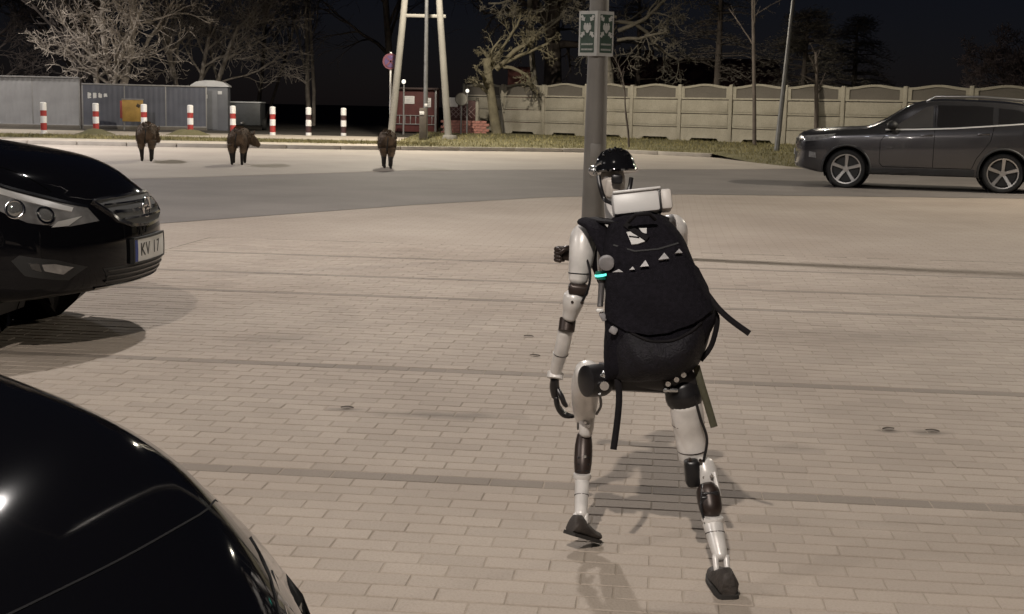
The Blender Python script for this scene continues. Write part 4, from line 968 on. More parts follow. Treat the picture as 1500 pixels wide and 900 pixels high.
# ------------------------------------------------------------------ bollards
m_red = mat('bollard_red', (.33, .035, .03), .55, 0, .2, 14)
m_dred = mat('bollard_dark', (.045, .02, .02), .55, 0, .2, 14)
m_wht = mat('bollard_white', (.72, .71, .69), .5, 0, .06, 14)
def bollard(x, y, dark, label, z=.125):
    r_ = empty('bollard', (x, y, z), 0, label, 'bollard', 'striped bollards along the pavement')
    H_ = 1.08; k = [0, .17, .42, .62, .82, 1.0]
    MB().lathe([(.105, -.05), (.105, 0), (.105, H_ * .985), (.08, H_ * 1.005), (.03, H_ * 1.01)], n=18).build('post', m_dred if dark else m_red, r_)
    for a, b_ in ((.0, .13), (.36, .58), (.76, 1.0)):
        q = MB(); q.lathe([(.1055, H_ * a - .0), (.1085, H_ * a + .004), (.1085, H_ * b_ - .004), (.1055, H_ * b_)] + ([(.083, H_ * 1.02), (.03, H_ * 1.026)] if b_ == 1 else []), n=18); q.build('white_band', m_wht, r_)
    return r_
BX = [(-16.43, 47.9), (-14.90, 48.85), (-13.43, 49.74), (-11.96, 50.6), (-10.56, 51.4), (-9.20, 52.1), (-7.94, 52.75), (-6.68, 53.4)]
BL = ['red and white bollard farthest left, standing by itself before the pale metal fence', 'red and white bollard on a soil heap beside the yellow board', 'red and white bollard behind the leftmost boar', 'red and white bollard between the two boars on the left',
      'red and white bollard behind the boar in the middle', 'red and white bollard just right of the boar in the middle', 'dark and white bollard next to last on the right of the row', 'dark and white bollard at the right end of the row, nearest the A shaped mast']
for i, (x, y) in enumerate(BX): bollard(x, y, i > 5, BL[i])
mo = MB()
for x, y in ((-14.8, 48.3), (-11.8, 50.0), (-12.1, 50.1)):
    vs = [(x, y, .36)]; n = 16; fs = []
    for k, (r_, z) in enumerate(((.25, .30), (.5, .2), (.8, .11))):
        for j in range(n):
            a = 2 * PI * j / n; rr = r_ * (1 + .15 * math.sin(3 * a + k)); vs.append((x + rr * math.cos(a), y + rr * math.sin(a) * .8, z + .02 * math.sin(5 * a)))
    for j in range(n):
        fs.append((0, 1 + j, 1 + (j + 1) % n))
        for k in range(2): fs.append((1 + k * n + j, 1 + (k + 1) * n + j, 1 + (k + 1) * n + (j + 1) % n, 1 + k * n + (j + 1) % n))
    mo.add(vs, fs)
struct('soil_heap', mo, m_soil, 60)

# ------------------------------------------------------------------ concrete panel fence
m_conc, *_ = node_ground('fence_concrete', (.24, .22, .175), (.40, .37, .305), (.18, .165, .13), .9, 22, .35)
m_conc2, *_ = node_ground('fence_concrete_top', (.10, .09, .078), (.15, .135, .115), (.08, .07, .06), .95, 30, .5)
FS = V3((-2.35, 63.2, .02)); FD = V3((.735, -.678, 0)).normalized(); BAY = 2.42; ang = math.atan2(FD.y, FD.x)
cf = empty('concrete_fence', FS, ang, 'pale concrete panel fence with wavy top along the far side of the verge', 'fence')
cf.scale = (1, 1, 1.05)
rf = random.Random(6)
def shared(name, me, m, parent, loc, rot=(0, 0, 0)):
    o = bpy.data.objects.new(name, me); C.objects.link(o); o.parent = parent; o.location = loc; o.rotation_euler = rot; return o
NB = 15; PW = BAY - .13
post = MB().box((0, 0, 1.10), (.16, .17, 2.36), None, .02).build('post', m_conc, cf); post_me = post.data
slab_o = MB(); slab_o.box((0, 0, 0), (PW, .07, .50), None, .022); slab_o.box((0, -.04, .0), (PW - .16, .03, .36), None, .012)
slab_o = slab_o.build('panel', m_conc, cf); slab_me = slab_o.data
low_o = MB(); half = PW / 2
lowpoly = [(-half, -.33), (-half * .68, -.33), (-half * .52, -.12), (half * .52, -.12), (half * .68, -.33), (half, -.33), (half, .25), (-half, .25)]
low_o.prism(lowpoly, -.035, .035, 'XZ'); low_o = low_o.build('base_panel', m_conc, cf, smooth=0); low_me = low_o.data
arc = [(half * math.cos(t) if False else half * (1 - 2 * k / 14), .23 + .05 * math.cos(PI * (1 - 2 * k / 14)) + .05) for k, t in enumerate([0] * 15)]
to = MB(); outer = [(-half, -.24), (half, -.24)] + arc
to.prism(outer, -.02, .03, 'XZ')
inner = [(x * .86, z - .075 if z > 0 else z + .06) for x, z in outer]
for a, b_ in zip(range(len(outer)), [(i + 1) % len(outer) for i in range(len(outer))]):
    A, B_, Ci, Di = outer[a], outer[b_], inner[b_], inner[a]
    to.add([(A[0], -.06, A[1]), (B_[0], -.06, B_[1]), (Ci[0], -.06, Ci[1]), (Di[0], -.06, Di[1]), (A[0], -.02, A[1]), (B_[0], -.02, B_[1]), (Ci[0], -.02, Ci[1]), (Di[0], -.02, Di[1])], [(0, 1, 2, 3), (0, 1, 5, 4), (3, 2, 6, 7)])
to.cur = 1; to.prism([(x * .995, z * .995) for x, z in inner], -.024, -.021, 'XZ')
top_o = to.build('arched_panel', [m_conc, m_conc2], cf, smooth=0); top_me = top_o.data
for q in (post, slab_o, low_o, top_o): bpy.data.objects.remove(q)
for i in range(NB + 1): shared('post', post_me, m_conc, cf, (i * BAY, 0, rf.uniform(-.03, .03)), (0, rf.gauss(0, .006), 0))
for i in range(NB):
    xc = (i + .5) * BAY
    shared('base_panel', low_me, m_conc, cf, (xc, rf.uniform(-.01, .01), .43))
    shared('panel', slab_me, m_conc, cf, (xc, rf.uniform(-.01, .01), .95), (0, rf.gauss(0, .003), 0))
    shared('panel', slab_me, m_conc, cf, (xc, rf.uniform(-.01, .01), 1.47), (0, rf.gauss(0, .003), 0))
    shared('arched_panel', top_me, m_conc, cf, (xc, rf.uniform(-.01, .01), 1.99), (0, rf.gauss(0, .004), 0))

# ------------------------------------------------------------------ grey metal fence on the left
m_tin = mat('fence_tin', (.27, .27, .275), .55, .25, .12, 1.5)
m_tind = mat('fence_tin_dark', (.10, .105, .13), .55, .25, .15, 1.5)
m_tframe = mat('fence_frame', (.24, .235, .23), .5, .3, .1)
def tin_panel(wd, ht):
    b = MB(); n = int(wd / .1); xs = []; x = -wd / 2
    vs = []; fs = []
    for k in range(n * 2 + 1):
        xx = -wd / 2 + wd * k / (n * 2); yy = -.007 if (k // 2) % 2 else .0
        vs += [(xx, yy, 0), (xx, yy, ht), (xx, yy + .006, ht), (xx, yy + .006, 0)]
    for k in range(n * 2):
        for j in range(4): fs.append((k * 4 + j, k * 4 + (j + 1) % 4, k * 4 + 4 + (j + 1) % 4, k * 4 + 4 + j))
    b.add(vs, fs); return b
def tin_fence(x0, x1, y0, y1, z, n, ht, m, label):
    L_ = math.hypot(x1 - x0, y1 - y0); r_ = empty('metal_fence', (x0, y0, z), math.atan2(y1 - y0, x1 - x0), label, 'fence')
    wd = L_ / n; a = tin_panel(wd - .05, ht).build('panel', m, r_, smooth=0); me = a.data; bpy.data.objects.remove(a)
    rr = random.Random(int(x0 * 10))
    for i in range(n): shared('panel', me, m, r_, (wd * (i + .5), rr.uniform(-.012, .012), .22 + rr.uniform(-.015, .015)))
    p = MB().box((0, .04, ht / 2 + .1), (.07, .06, ht + .3), None, .008).build('post', m_tframe, r_); pme = p.data; bpy.data.objects.remove(p)
    for i in range(n + 1): shared('post', pme, m_tframe, r_, (wd * i, 0, 0))
    for k in range(1): MB().box((L_ / 2, -.01, ht + .25), (L_ + .06, .08, .06), None, .008).build('top_rail', m_tframe, r_)
    MB().box((L_ / 2, -.035, .20), (L_, .03, .05), None, .006).build('bottom_rail', m_tframe, r_)
    MB().box((L_ / 2, .0, .09), (L_, .16, .2), None, .02).build('base_beam', m_conc2, r_)
    return r_
f1 = tin_fence(-33.0, -17.75, 56.4, 56.0, .10, 8, 1.86, m_tin, 'tall pale grey sheet metal fence at the far left')
f2 = tin_fence(-17.60, -12.9, 56.0, 57.4, .10, 3, 1.62, m_tind, 'lower dark grey sheet metal fence behind the yellow board')
gf = MB()                                                # white spray paint scrawl
rs = random.Random(2)
pts = []
for k in range(40): pts.append((.55 + .35 * math.sin(k * 1.13) + rs.uniform(-.1, .1), -.012, 1.42 + .07 * math.cos(k * 1.9) + .03 * math.sin(k * .8) + rs.uniform(-.03, .03)))
gf.tube([tuple(a) for a in cr(pts, 3)], .022, 6, True, .25, (0, 1, 0))
gf.build('spray_paint', mat('spray_white', (.62, .62, .62), .7, 0, .1), f2)
yb = empty('yellow_board', (-15.35, 55.2, .12), R(8), 'yellow board with red edge fixed low before the grey metal fence', 'board')
MB().box((0, 0, .82), (.82, .03, .86), None, .006).build('board_panel', mat('board_yellow', (.34, .21, .05), .6, 0, .25, 3), yb)
MB().box((-.45, -.01, .86), (.09, .035, .7), None, .006).build('red_edge', mat('board_red', (.25, .05, .04), .6, 0, .15), yb)
MB().box((.22, -.019, 1.02), (.14, .008, .13), Matrix.Rotation(.5, 3, 'Y'), .002).build('dark_mark', mat('board_ink', (.05, .035, .02), .6, 0, 0), yb)
MB().box((0, -.02, 1.27), (.86, .03, .05), None, .005).build('light_strip', m_tframe, yb)
for x in (-.35, .35): MB().box((x, .05, .6), (.06, .06, 1.25), None, .006).build('leg', m_tframe, yb)
# portable cabin with a pale domed roof
cb = empty('portable_toilet', (-12.95, 58.6, .12), R(6), 'grey portable toilet with a white domed roof beside the metal fence', 'toilet')
MB().box((0, 0, .93), (1.5, 1.1, 1.86), None, .05).build('cabin', mat('cabin_grey', (.12, .125, .14), .5, 0, .1, 2), cb)
b = MB(); b.prism([(-.80, 0), (-.78, .06), (-.55, .20), (-.2, .26), (.2, .26), (.55, .20), (.78, .06), (.80, 0)], -.6, .6, 'XZ'); q = b.build('roof', mat('cabin_white', (.58, .58, .58), .5, 0, .05), cb, smooth=20); q.location = (0, 0, 1.865)
MB().box((-.05, -.565, .92), (.72, .03, 1.66), None, .01).build('door', mat('cabin_grey_door', (.15, .155, .17), .5, 0, .1, 2), cb)
MB().box((-.15, -.585, 1.45), (.12, .012, .16), None, .003).build('door_sign', mat('cabin_white', (.58, .58, .58), .5, 0, .05), cb)
MB().box((.42, -.56, 1.62), (.18, .02, .14), None, .003).build('vent', mat('cabin_white', (.58, .58, .58), .5, 0, .05), cb)
tr = empty('cargo_trailer', (-11.75, 60.0, .14), R(4), 'low dark trailer with a pale lid edge right of the portable toilet', 'trailer')
MB().box((0, 0, .72), (1.45, 1.9, .95), None, .04).build('box', mat('trailer_dark', (.04, .043, .045), .5, 0, .15), tr)
MB().box((0, 0, 1.225), (1.5, 1.95, .06), None, .02).build('lid', mat('trailer_lid', (.42, .43, .44), .5, .2, .08), tr)
for sd in (-1, 1):
    b = MB(); b.lathe([(.1, -.09), (.26, -.09), (.28, -.05), (.28, .05), (.26, .09), (.1, .09)], (0, 0, 0), 'X', 20); q = b.build('wheel', m_tyre, tr); q.location = (sd * .78, 0, .28)
MB().box((0, -1.25, .36), (.08, .8, .07), None, .01).build('drawbar', m_tframe, tr)

# ------------------------------------------------------------------ A shaped concrete mast, signs
m_mast = mat('mast_concrete', (.19, .18, .16), .85, 0, .12, 2, .3, 30)
am = empty('utility_mast', (-3.3, 50.2, .22), 0, 'A shaped concrete utility mast with two leaning legs and a cross beam', 'utility pole')
for sd, x0, x1 in ((-1, -1.28, -.42), (1, .88, .13)):
    b = MB(); b.tube([(x0, 0, -.3), (x0 + (x1 - x0) * .5, 0, 4.2), (x1, 0, 9.2)], [.135, .12, .10], 14); b.build('leg', m_mast, am)
MB().box((-.05, 0, 4.36), (1.5, .1, .12), None, .02).build('cross_beam', m_mast, am)
MB().lathe([(.26, -.15), (.28, .02), (.24, .12)], (.90, 0, .0), n=14).build('footing', m_mast, am)
bx = empty('cable_box', (-3.27, 48.55, .2), 0, 'small meter box with white stickers at the foot of the thin lamp post', 'box')
MB().box((0, 0, .55), (.26, .16, 1.1), None, .02).build('housing', mat('box_brown', (.09, .075, .06), .6), bx)
MB().box((-.04, -.085, .92), (.16, .012, .12), None, .003).build('sticker', m_wht, bx); MB().box((.1, -.085, 1.2), (.10, .012, .1), None, .003).build('sticker', m_wht, bx)
ns = empty('no_stopping_sign', (-4.72, 51.8, .14), 0, 'round red and blue no stopping sign on a white post by the mast', 'sign')
MB().tube([(0, 0, 0), (0, 0, 3.2)], .04, 10).build('post', m_wht, ns)
b = MB(); b.lathe([(.30, -.008), (.30, .008)], (0, -.06, 2.85), 'Y', 28); b.build('disc', mat('sign_red', (.11, .035, .05), .5, 0, .04), ns)
b = MB(); b.lathe([(.225, -.004), (.225, .004)], (0, -.0745, 2.85), 'Y', 28); b.build('blue_face', mat('sign_blue', (.07, .04, .10), .5, 0, .04), ns)
for a in (PI / 4, -PI / 4): MB().box((0, -.082, 2.85), (.45, .008, .055), Matrix.Rotation(a, 3, 'Y')).build('red_bar', mat('sign_red', (.11, .035, .05), .5, 0, .04), ns)
# gatehouse with notices, low brick wall
sh = empty('site_kiosk', (-3.95, 61.0, .2), R(-3), 'dark red kiosk with white notices behind the A shaped mast', 'kiosk')
MB().box((-.55, .5, .95), (1.95, 1.0, 1.85), None, .02).build('wall', mat('kiosk_red', (.085, .02, .018), .7, 0, .2, 3), sh)
MB().box((-.55, .45, 1.92), (2.15, 1.3, .09), None, .02).build('roof', mat('kiosk_roof', (.05, .03, .028), .7), sh)
for x, z, sx, sz in ((-.80, 1.42, .5, .34), (.02, 1.32, .34, .40)):
    f_ = MB().box((x, -.03, z), (sx, .03, sz), None, .004).build('notice', mat('notice_white', (.72, .70, .68), .6, 0, .05), sh)
    for k in range(3): MB().box((x, -.048, z - sz * .28 + k * sz * .27), (sx * .7, .004, .022)).build('text_line', mat('notice_grey', (.42, .4, .4), .6), f_)
for x in (-1.50, .40): MB().box((x, -.04, .95), (.09, .1, 1.9), None, .01).build('corner_post', m_tframe, sh)
for k in range(7): MB().box((-1.2 + .24 * k, -.05, .55), (.03, .03, .42), None, .004).build('railing_bar', m_tframe, sh)
for z in (.36, .74): MB().box((-.5, -.05, z), (1.8, .035, .035), None, .004).build('railing', m_tframe, sh)
gt = empty('site_gate', (-2.95, 60.4, .2), R(-3), 'red lattice gate with a white plate between kiosk and concrete fence', 'gate')
MB().box((.55, .02, 1.0), (1.4, .04, .9), None, .01).build('gate_leaf', mat('gate_red', (.06, .022, .02), .6, .2, .2, 5), gt)
for k in range(5):
    for a in (.8, -.8): MB().box((.1 + k * .22, -.02, .95), (.03, .02, .75), Matrix.Rotation(a, 3, 'Y')).build('lattice_bar', mat('gate_bar', (.22, .15, .14), .5, .4), gt)
MB().box((.12, -.045, 1.36), (.55, .03, .40), None, .004).build('notice', mat('notice_white', (.72, .70, .68), .6, 0, .05), gt)
MB().box((1.25, 0, .75), (.14, .14, 1.6), None, .02).build('gate_post', m_conc, gt)
bw = empty('brick_wall', (-3.12, 59.6, .2), R(-3), 'low salmon brick wall at the foot of the mast', 'wall')
m_brick = mat('salmon_brick', (.33, .15, .12), .85, 0, .25, 5, .3, 40)
bm_ = MB().box((0, 0, 0), (.238, .16, .108), None, .008).build('brick', m_brick, bw); bme = bm_.data; bpy.data.objects.remove(bm_)
MB().box((.9, .02, .25), (1.86, .12, .5), None).build('mortar', mat('mortar_grey', (.24, .2, .17), .9), bw)
for r_ in range(5):
    for k in range(8):
        x = .0 + k * .248 + (.124 if r_ % 2 else 0)
        shared('brick', bme, m_brick, bw, (x + rs.uniform(-.004, .004), rs.uniform(-.006, .004), .055 + r_ * .118))
for (x, y, z, rr_, lab) in ((-4.70, 57.6, 2.35, .085, 'small lit round floodlight above the dark red kiosk'), (-2.06, 58.0, 2.03, .075, 'small lit lamp on a post at the left end of the concrete fence'), (-2.95, 58.5, 1.50, .07, 'tiny lit lamp on the right leg side of the mast')):
    l_ = empty('security_light', (x, y, 0), 0, lab, 'light')
    MB().tube([(0, .05, .15), (0, .05, z + .1)], .035, 8).build('post', m_tframe, l_)
    MB().ell((0, -.05, z), (rr_, .08, rr_ * 1.1)).build('lens', mat('lit_lens', (.9, .9, .85), .4, 0, 0, emit=(1, .95, .85), estr=.9), l_, smooth=60)
    MB().box((0, .03, z), (rr_ * 2.1, .08, rr_ * 2.0), None, .02).build('housing', lamp_shell, l_)
mi = empty('traffic_mirror', (-2.28, 57.4, .1), 0, 'round grey traffic mirror at the left end of the concrete fence', 'mirror')
MB().tube([(0, .05, 0), (0, .05, 1.65)], .03, 8).build('post', m_tframe, mi)
b = MB(); b.lathe([(.27, -.03), (.27, .03)], (0, 0, 1.58), 'Y', 24); b.build('rim', m_conc2, mi); b = MB(); b.lathe([(.24, -.006), (.12, .012), (.001, .018)], (0, -.04, 1.58), 'Y', 24); b.build('mirror_face', mat('mirror_grey', (.3, .29, .26), .3, .4, .05), mi, smooth=80)

# ------------------------------------------------------------------ big pole with the folded assembly point sign
m_pole = mat('pole_steel', (.17, .16, .145), .6, .35, .12, 2.5, .08, 50)
ld = bpy.data.lights.new('lamp_light', 'SPOT'); ld.energy = 3100; ld.color = neut; ld.spot_size = R(160); ld.spot_blend = .35; ld.shadow_soft_size = .12
pl = empty('lamp_pole', (.755, 13.0, 0), 0, 'thick grey steel pole behind the robot carrying the folded white sign', 'pole')
MB().tube([(0, 0, 0), (0, 0, 2.5), (0, 0, 5.5), (0, 0, 9)], [.115, .088, .066, .05], 20).build('shaft', m_pole, pl)
MB().lathe([(.2, 0), (.2, .02), (.12, .03)], n=20).build('base_flange', m_pole, pl)
MB().tube([(0, 0, 8.9), (-.9, .2, 9.25), (-1.9, .45, 9.3)], .035, 8).build('bracket', m_pole, pl)
MB().box((-2.1, .5, 9.31), (.62, .26, .09), Matrix.Rotation(-.24, 3, 'Z'), .03).build('lamp_head', lamp_shell, pl); MB().box((-2.1, .5, 9.258), (.4, .18, .012), Matrix.Rotation(-.24, 3, 'Z'), .004).build('lens', lamp_lens('pole', neut), pl)
lo_ = bpy.data.objects.new('lamp_light', ld); C.objects.link(lo_); lo_.parent = pl; lo_.location = (-2.1, .5, 9.2)
for a in range(4): MB().lathe([(.018, .02), (.018, .05)], (.16 * math.cos(a * PI / 2 + .4), .16 * math.sin(a * PI / 2 + .4), 0), n=6).build('anchor_bolt', m_pole, pl)
MB().box((.0, -.09, .9), (.10, .03, .32), None, .006).build('service_door', m_pole, pl)
sg = empty('assembly_point_sign', (.735, 12.86, 2.075), R(3), 'white folded sign with dark green panels and four arrows high on the thick grey pole', 'sign')
m_green = mat('sign_green', (.035, .06, .045), .6, 0, .15, 30); m_sw = mat('sign_white', (.40, .40, .38), .55, 0, .06, 20)
for sd in (-1, 1):
    rot = Matrix.Rotation(sd * R(-32 if False else 30), 3, 'Z')
    def loc(x, y, z): return rot @ V3((sd * x, y, z))
    def leaf(name, poly, y0, y1, m, par):
        b = MB(); b.prism([(sd * x, z) for x, z in poly], y0, y1, 'XZ'); b.v = [tuple(rot @ V3(v)) for v in b.v]; return b.build(name, m, par, smooth=0)
    pnl = leaf('sign_panel', [(0, -.205), (.185, -.205), (.185, .205), (0, .205)], -.004, .004, m_sw, sg)
    leaf('green_field', [(.028, -.175), (.168, -.175), (.168, .175), (.028, .175)], -.0065, -.0041, m_green, pnl)
    cx, cz = .098, .065
    for ax_, az in ((-1, 1), (1, 1), (-1, -1), (1, -1)):
        tip = (cx + ax_ * .030, cz + az * .046); co = (cx + ax_ * .062, cz + az * .098)
        d = ((tip[0] - co[0]), (tip[1] - co[1])); l_ = math.hypot(*d); d = (d[0] / l_, d[1] / l_); nn = (-d[1], d[0])
        mid = (tip[0] - d[0] * .03, tip[1] - d[1] * .03)
        leaf('arrow', [tip, (mid[0] + nn[0] * .026, mid[1] + nn[1] * .026), (mid[0] + nn[0] * .012, mid[1] + nn[1] * .012), (co[0] + nn[0] * .012, co[1] + nn[1] * .012), (co[0] - nn[0] * .012, co[1] - nn[1] * .012), (mid[0] - nn[0] * .012, mid[1] - nn[1] * .012), (mid[0] - nn[0] * .026, mid[1] - nn[1] * .026)], -.0085, -.0066, m_sw, pnl)
    for k, (dx, dz, sc_) in enumerate(((0, -.006, 1.1), (-.024, .006, .8), (.024, .006, .8))):
        fig = [(cx + dx + sc_ * x, cz + dz + sc_ * z) for x, z in ((-.016, -.035), (-.005, -.05), (.005, -.05), (.016, -.035), (.018, .0), (.008, .012), (.010, .022), (.006, .032), (-.006, .032), (-.010, .022), (-.008, .012), (-.018, .0))]
        leaf('figure', fig, -.0090 - .0003 * k, -.0066, m_sw, pnl)
    for z in (-.098, -.146): leaf('text_band', [(.04, z - .008), (.156, z - .008), (.156, z + .008), (.04, z + .008)], -.0085, -.0066, mat('text_pale', (.26, .27, .25), .6, 0, .4, 120), pnl)
for z in (-.12, .12): MB().lathe([(.10, -.012), (.10, .012)], (.02, .14, z), n=18).build('clamp', m_pole, sg)

# ------------------------------------------------------------------ trees
def bark(name, c): return mat(name, c, .9, 0, .3, 3, .5, 25)
m_barkd = bark('bark_dark', (.10, .082, .07)); m_barkp = bark('bark_pale', (.36, .315, .27)); m_barkg = bark('bark_grey', (.24, .20, .18)); m_birch = bark('bark_birch', (.34, .32, .29))
def grow(tr, cw, p, d, L_, r_, lvl, P, rr):
    n = 5 if lvl < 3 else 3; pts = [p]; rad = [r_]; q = p.copy(); d = d.copy()
    for i in range(n):
        w_ = P['wob'] * (1 + lvl * .3) * (.4 if lvl == 0 and p.z < .3 else 1)
        d = (d + V3((rr.gauss(0, w_), rr.gauss(0, w_), rr.gauss(0, w_) + P['up'] * (.06 if lvl else .02)))).normalized()
        if q.z < P.get('floor', 1.2) and lvl > 1: d.z = abs(d.z)
        q = q + d * L_ / n; pts.append(q.copy()); rad.append(max(P['rmin'], r_ * (1 - (.35 if lvl == 0 else .72) * (i + 1) / n)))
    (tr if lvl < P['trunk_lv'] else cw).tube(pts, rad, 9 if lvl == 0 else (6 if lvl == 1 else (4 if lvl == 2 else 3)), cap=False)
    if lvl >= P['lv']: return
    k = P['kids'][min(lvl, len(P['kids']) - 1)]
    for c in range(k):
        t = (P['t0'] if lvl == 0 else .25) + (1 - (P['t0'] if lvl == 0 else .25)) * (c + rr.random() * .8) / k
        i = min(n - 1, int(t * n)); f = t * n - i; b0 = pts[i].lerp(pts[i + 1], min(1, f))
        ax_ = (pts[i + 1] - pts[i]).normalized(); o_ = ax_.orthogonal().normalized(); o_.rotate(Matrix.Rotation(rr.uniform(0, 2 * PI), 3, ax_))
        if P.get('lean'): o_ = (o_ + V3(P['lean']) * .6).normalized()
        a = rr.uniform(*P['ang']); dd = (ax_ * math.cos(a) + o_ * math.sin(a)).normalized()
        grow(tr, cw, b0, dd, L_ * rr.uniform(*P['ls']) * (1.15 - .4 * t), max(P['rmin'], rad[i] * rr.uniform(.45, .62)), lvl + 1, P, rr)
def bare_tree(name, loc, stems, P, m, label, seed, group=None, mc=None):
    rr = random.Random(seed); r_ = empty(name, loc, 0, label, 'tree', group); tr, cw = MB(), MB()
    for (off, d, L_, rad) in stems: grow(tr, cw, V3(off), V3(d).normalized(), L_, rad, 0, P, rr)
    tr.build('trunk', m, r_, smooth=60, fix=False); cw.build('crown', mc or m, r_, smooth=60, fix=False)
    return r_
PB = dict(wob=.10, up=1, rmin=.011, trunk_lv=1, lv=4, kids=[9, 6, 5, 4], t0=.22, ang=(.45, 1.0), ls=(.45, .68), floor=2.2)
TG = 'bare trees beyond the metal fence'
bare_tree('bare_tree', (-19.9, 63.5, .1), [((0, 0, 0), (.02, 0, 1), 5.0, .27), ((-.05, 0, 1.9), (-.35, .1, 1), 7.5, .17), ((.1, 0, 2.2), (.22, -.1, 1), 7.5, .17), ((0, 0, 3.8), (.03, 0, 1), 5.5, .14)], dict(PB, kids=[6, 5, 4, 3], rmin=.014), bark('bark_brown', (.10, .085, .078)), 'large bare tree with a thick grey trunk behind the left metal fence', 5)
PL = dict(PB, kids=[8, 6, 5, 4], ang=(.5, 1.15), up=.5)
bare_tree('bare_tree', (-18.1, 62.0, .1), [((-.45, 0, 0), (-.06, 0, 1), 4.4, .15), ((.2, 0, .4), (-.07, -.05, 1), 5.6, .16), ((.2, 0, .6), (.55, -.12, 1), 6.8, .19), ((.0, 0, .8), (.2, -.3, 1), 5.5, .12)], dict(PL, kids=[7, 5, 4, 3], rmin=.013, wob=.14), m_barkp, 'pale bare tree with several crooked stems leaning to the right over the metal fence', 12)
PV = dict(PB, kids=[8, 6, 5, 3], t0=.35, ang=(.5, 1.0), up=.3, ls=(.5, .75))
bare_tree('bare_tree', (-15.9, 68.0, .2), [((-.5, 0, 0), (-.25, 0, 1), 5.0, .14), ((.1, 0, 0), (.05, 0, 1), 5.4, .13), ((.5, 0, 0), (.38, 0, 1), 5.2, .14)], PV, m_barkp, 'spreading bare tree with vase shaped stems rising behind the portable toilet', 23)
bare_tree('bare_tree', (-27.5, 70.0, .2), [((0, 0, 0), (.06, 0, 1), 5.5, .16)], dict(PB, kids=[10, 7, 5, 4]), m_barkg, 'fuzzy bare tree at the far left behind the tall pale fence', 31)
bare_tree('bare_tree', (-23.5, 74.0, .2), [((0, 0, 0), (-.06, 0, 1), 6.5, .16)], dict(PB, kids=[10, 7, 5, 4]), m_barkd, 'dim bare tree between the far left tree and the thick grey trunk', 37)
bare_tree('birch_tree', (-11.0, 74.0, .2), [((-.08, 0, 0), (-.05, 0, 1), 9.5, .13), ((.14, 0, 0), (.02, 0, 1), 9.0, .10), ((-.1, 0, 1.2), (-.22, 0, 1), 6, .07)], dict(PB, t0=.5, kids=[7, 5, 4, 3], ang=(.35, .75)), m_barkp, 'slim birch with a double pale trunk standing behind the right bollards', 41)
bare_tree('bare_tree', (-15.0, 80.0, .2), [((0, 0, 0), (.02, 0, 1), 8.5, .13), ((.4, 0, 0), (.35, 0, 1), 6.5, .09)], dict(PB, t0=.4, kids=[7, 5, 4, 3]), m_barkd, 'dim slender tree with a leaning side stem behind the dark trailer', 43)
bare_tree('bare_tree', (-7.0, 70.0, .2), [((1.0, 0, 0), (-.10, 0, 1), 9.5, .20)], dict(PB, kids=[8, 6, 5, 3], t0=.35, up=-.2, lean=(-.6, 0, 0)), m_barkd, 'dark bare tree whose drooping boughs reach left of the A shaped mast', 47)
# the pollarded tree by the concrete fence, its bark yellowish brown
bare_tree('pollard_tree', (-.80, 59.6, .2), [((0, 0, 0), (-.05, 0, 1), 3.3, .24), ((-.12, 0, 2.9), (-.5, 0, .9), .9, .12), ((-.1, 0, 2.8), (.7, -.15, .55), 2.0, .13), ((.0, 0, 3.0), (.9, -.1, .7), 2.4, .09), ((-.1, 0, 3.2), (.5, .1, 1), 2.2, .07), ((.2, 0, 2.9), (.9, 0, .1), 1.8, .08)], dict(PB, wob=.19, kids=[5, 5, 4, 3], t0=.5, ang=(.4, 1.1), rmin=.009, up=.25, ls=(.35, .6)), bark('bark_yellowish', (.17, .15, .10)), 'knotty pollarded tree with twisted short boughs before the concrete fence', 53)
bare_tree('bare_tree', (1.75, 67.0, .2), [((0, 0, 0), (-.02, 0, 1), 6.5, .52), ((0, 0, 4.4), (-.5, 0, 1), 5, .2), ((0, 0, 5), (.4, 0, 1), 4.5, .2)], dict(PB, kids=[8, 5, 5, 3], t0=.6, ang=(.6, 1.2), up=-.1), m_barkd, 'broad dark trunk rising behind the concrete fence left of the thick pole', 59)
bare_tree('bare_tree', (4.3, 61.0, .2), [((0, 0, 0), (.05, 0, 1), 6.8, .2), ((.1, 0, 4.6), (.9, -.2, .25), 3.2, .10), ((.1, 0, 5.0), (1, -.3, -.05), 3.4, .09), ((.1, 0, 4.2), (.7, -.5, .3), 2.6, .08), ((0, 0, 5.2), (-.8, -.3, .2), 2.2, .07)], dict(PB, kids=[5, 5, 4, 3], t0=.35, ang=(.4, 1.1), up=-.1, wob=.2, rmin=.011, ls=(.42, .66)), bark('bark_tan', (.20, .18, .145)), 'bare tree with a tangle of lit boughs right of the folded sign', 61)
bare_tree('bare_tree', (.6, 60.5, .2), [((.5, 3, 0), (-.05, 0, 1), 8, .16), ((0.2, 0, 6.2), (-1, -.1, -.05), 2.6, .07), ((.2, 0, 6.4), (-.8, -.2, -.1), 2.4, .06), ((0.2, 0, 6.0), (.6, -.2, .1), 2.2, .06)], dict(PB, kids=[4, 4, 4, 3], t0=.35, ang=(.4, 1.1), up=-.05, wob=.2, rmin=.011, ls=(.35, .55)), bark('bark_tan', (.20, .18, .145)), 'bare tree whose lowest boughs hang into the top edge above the pollarded tree', 63)
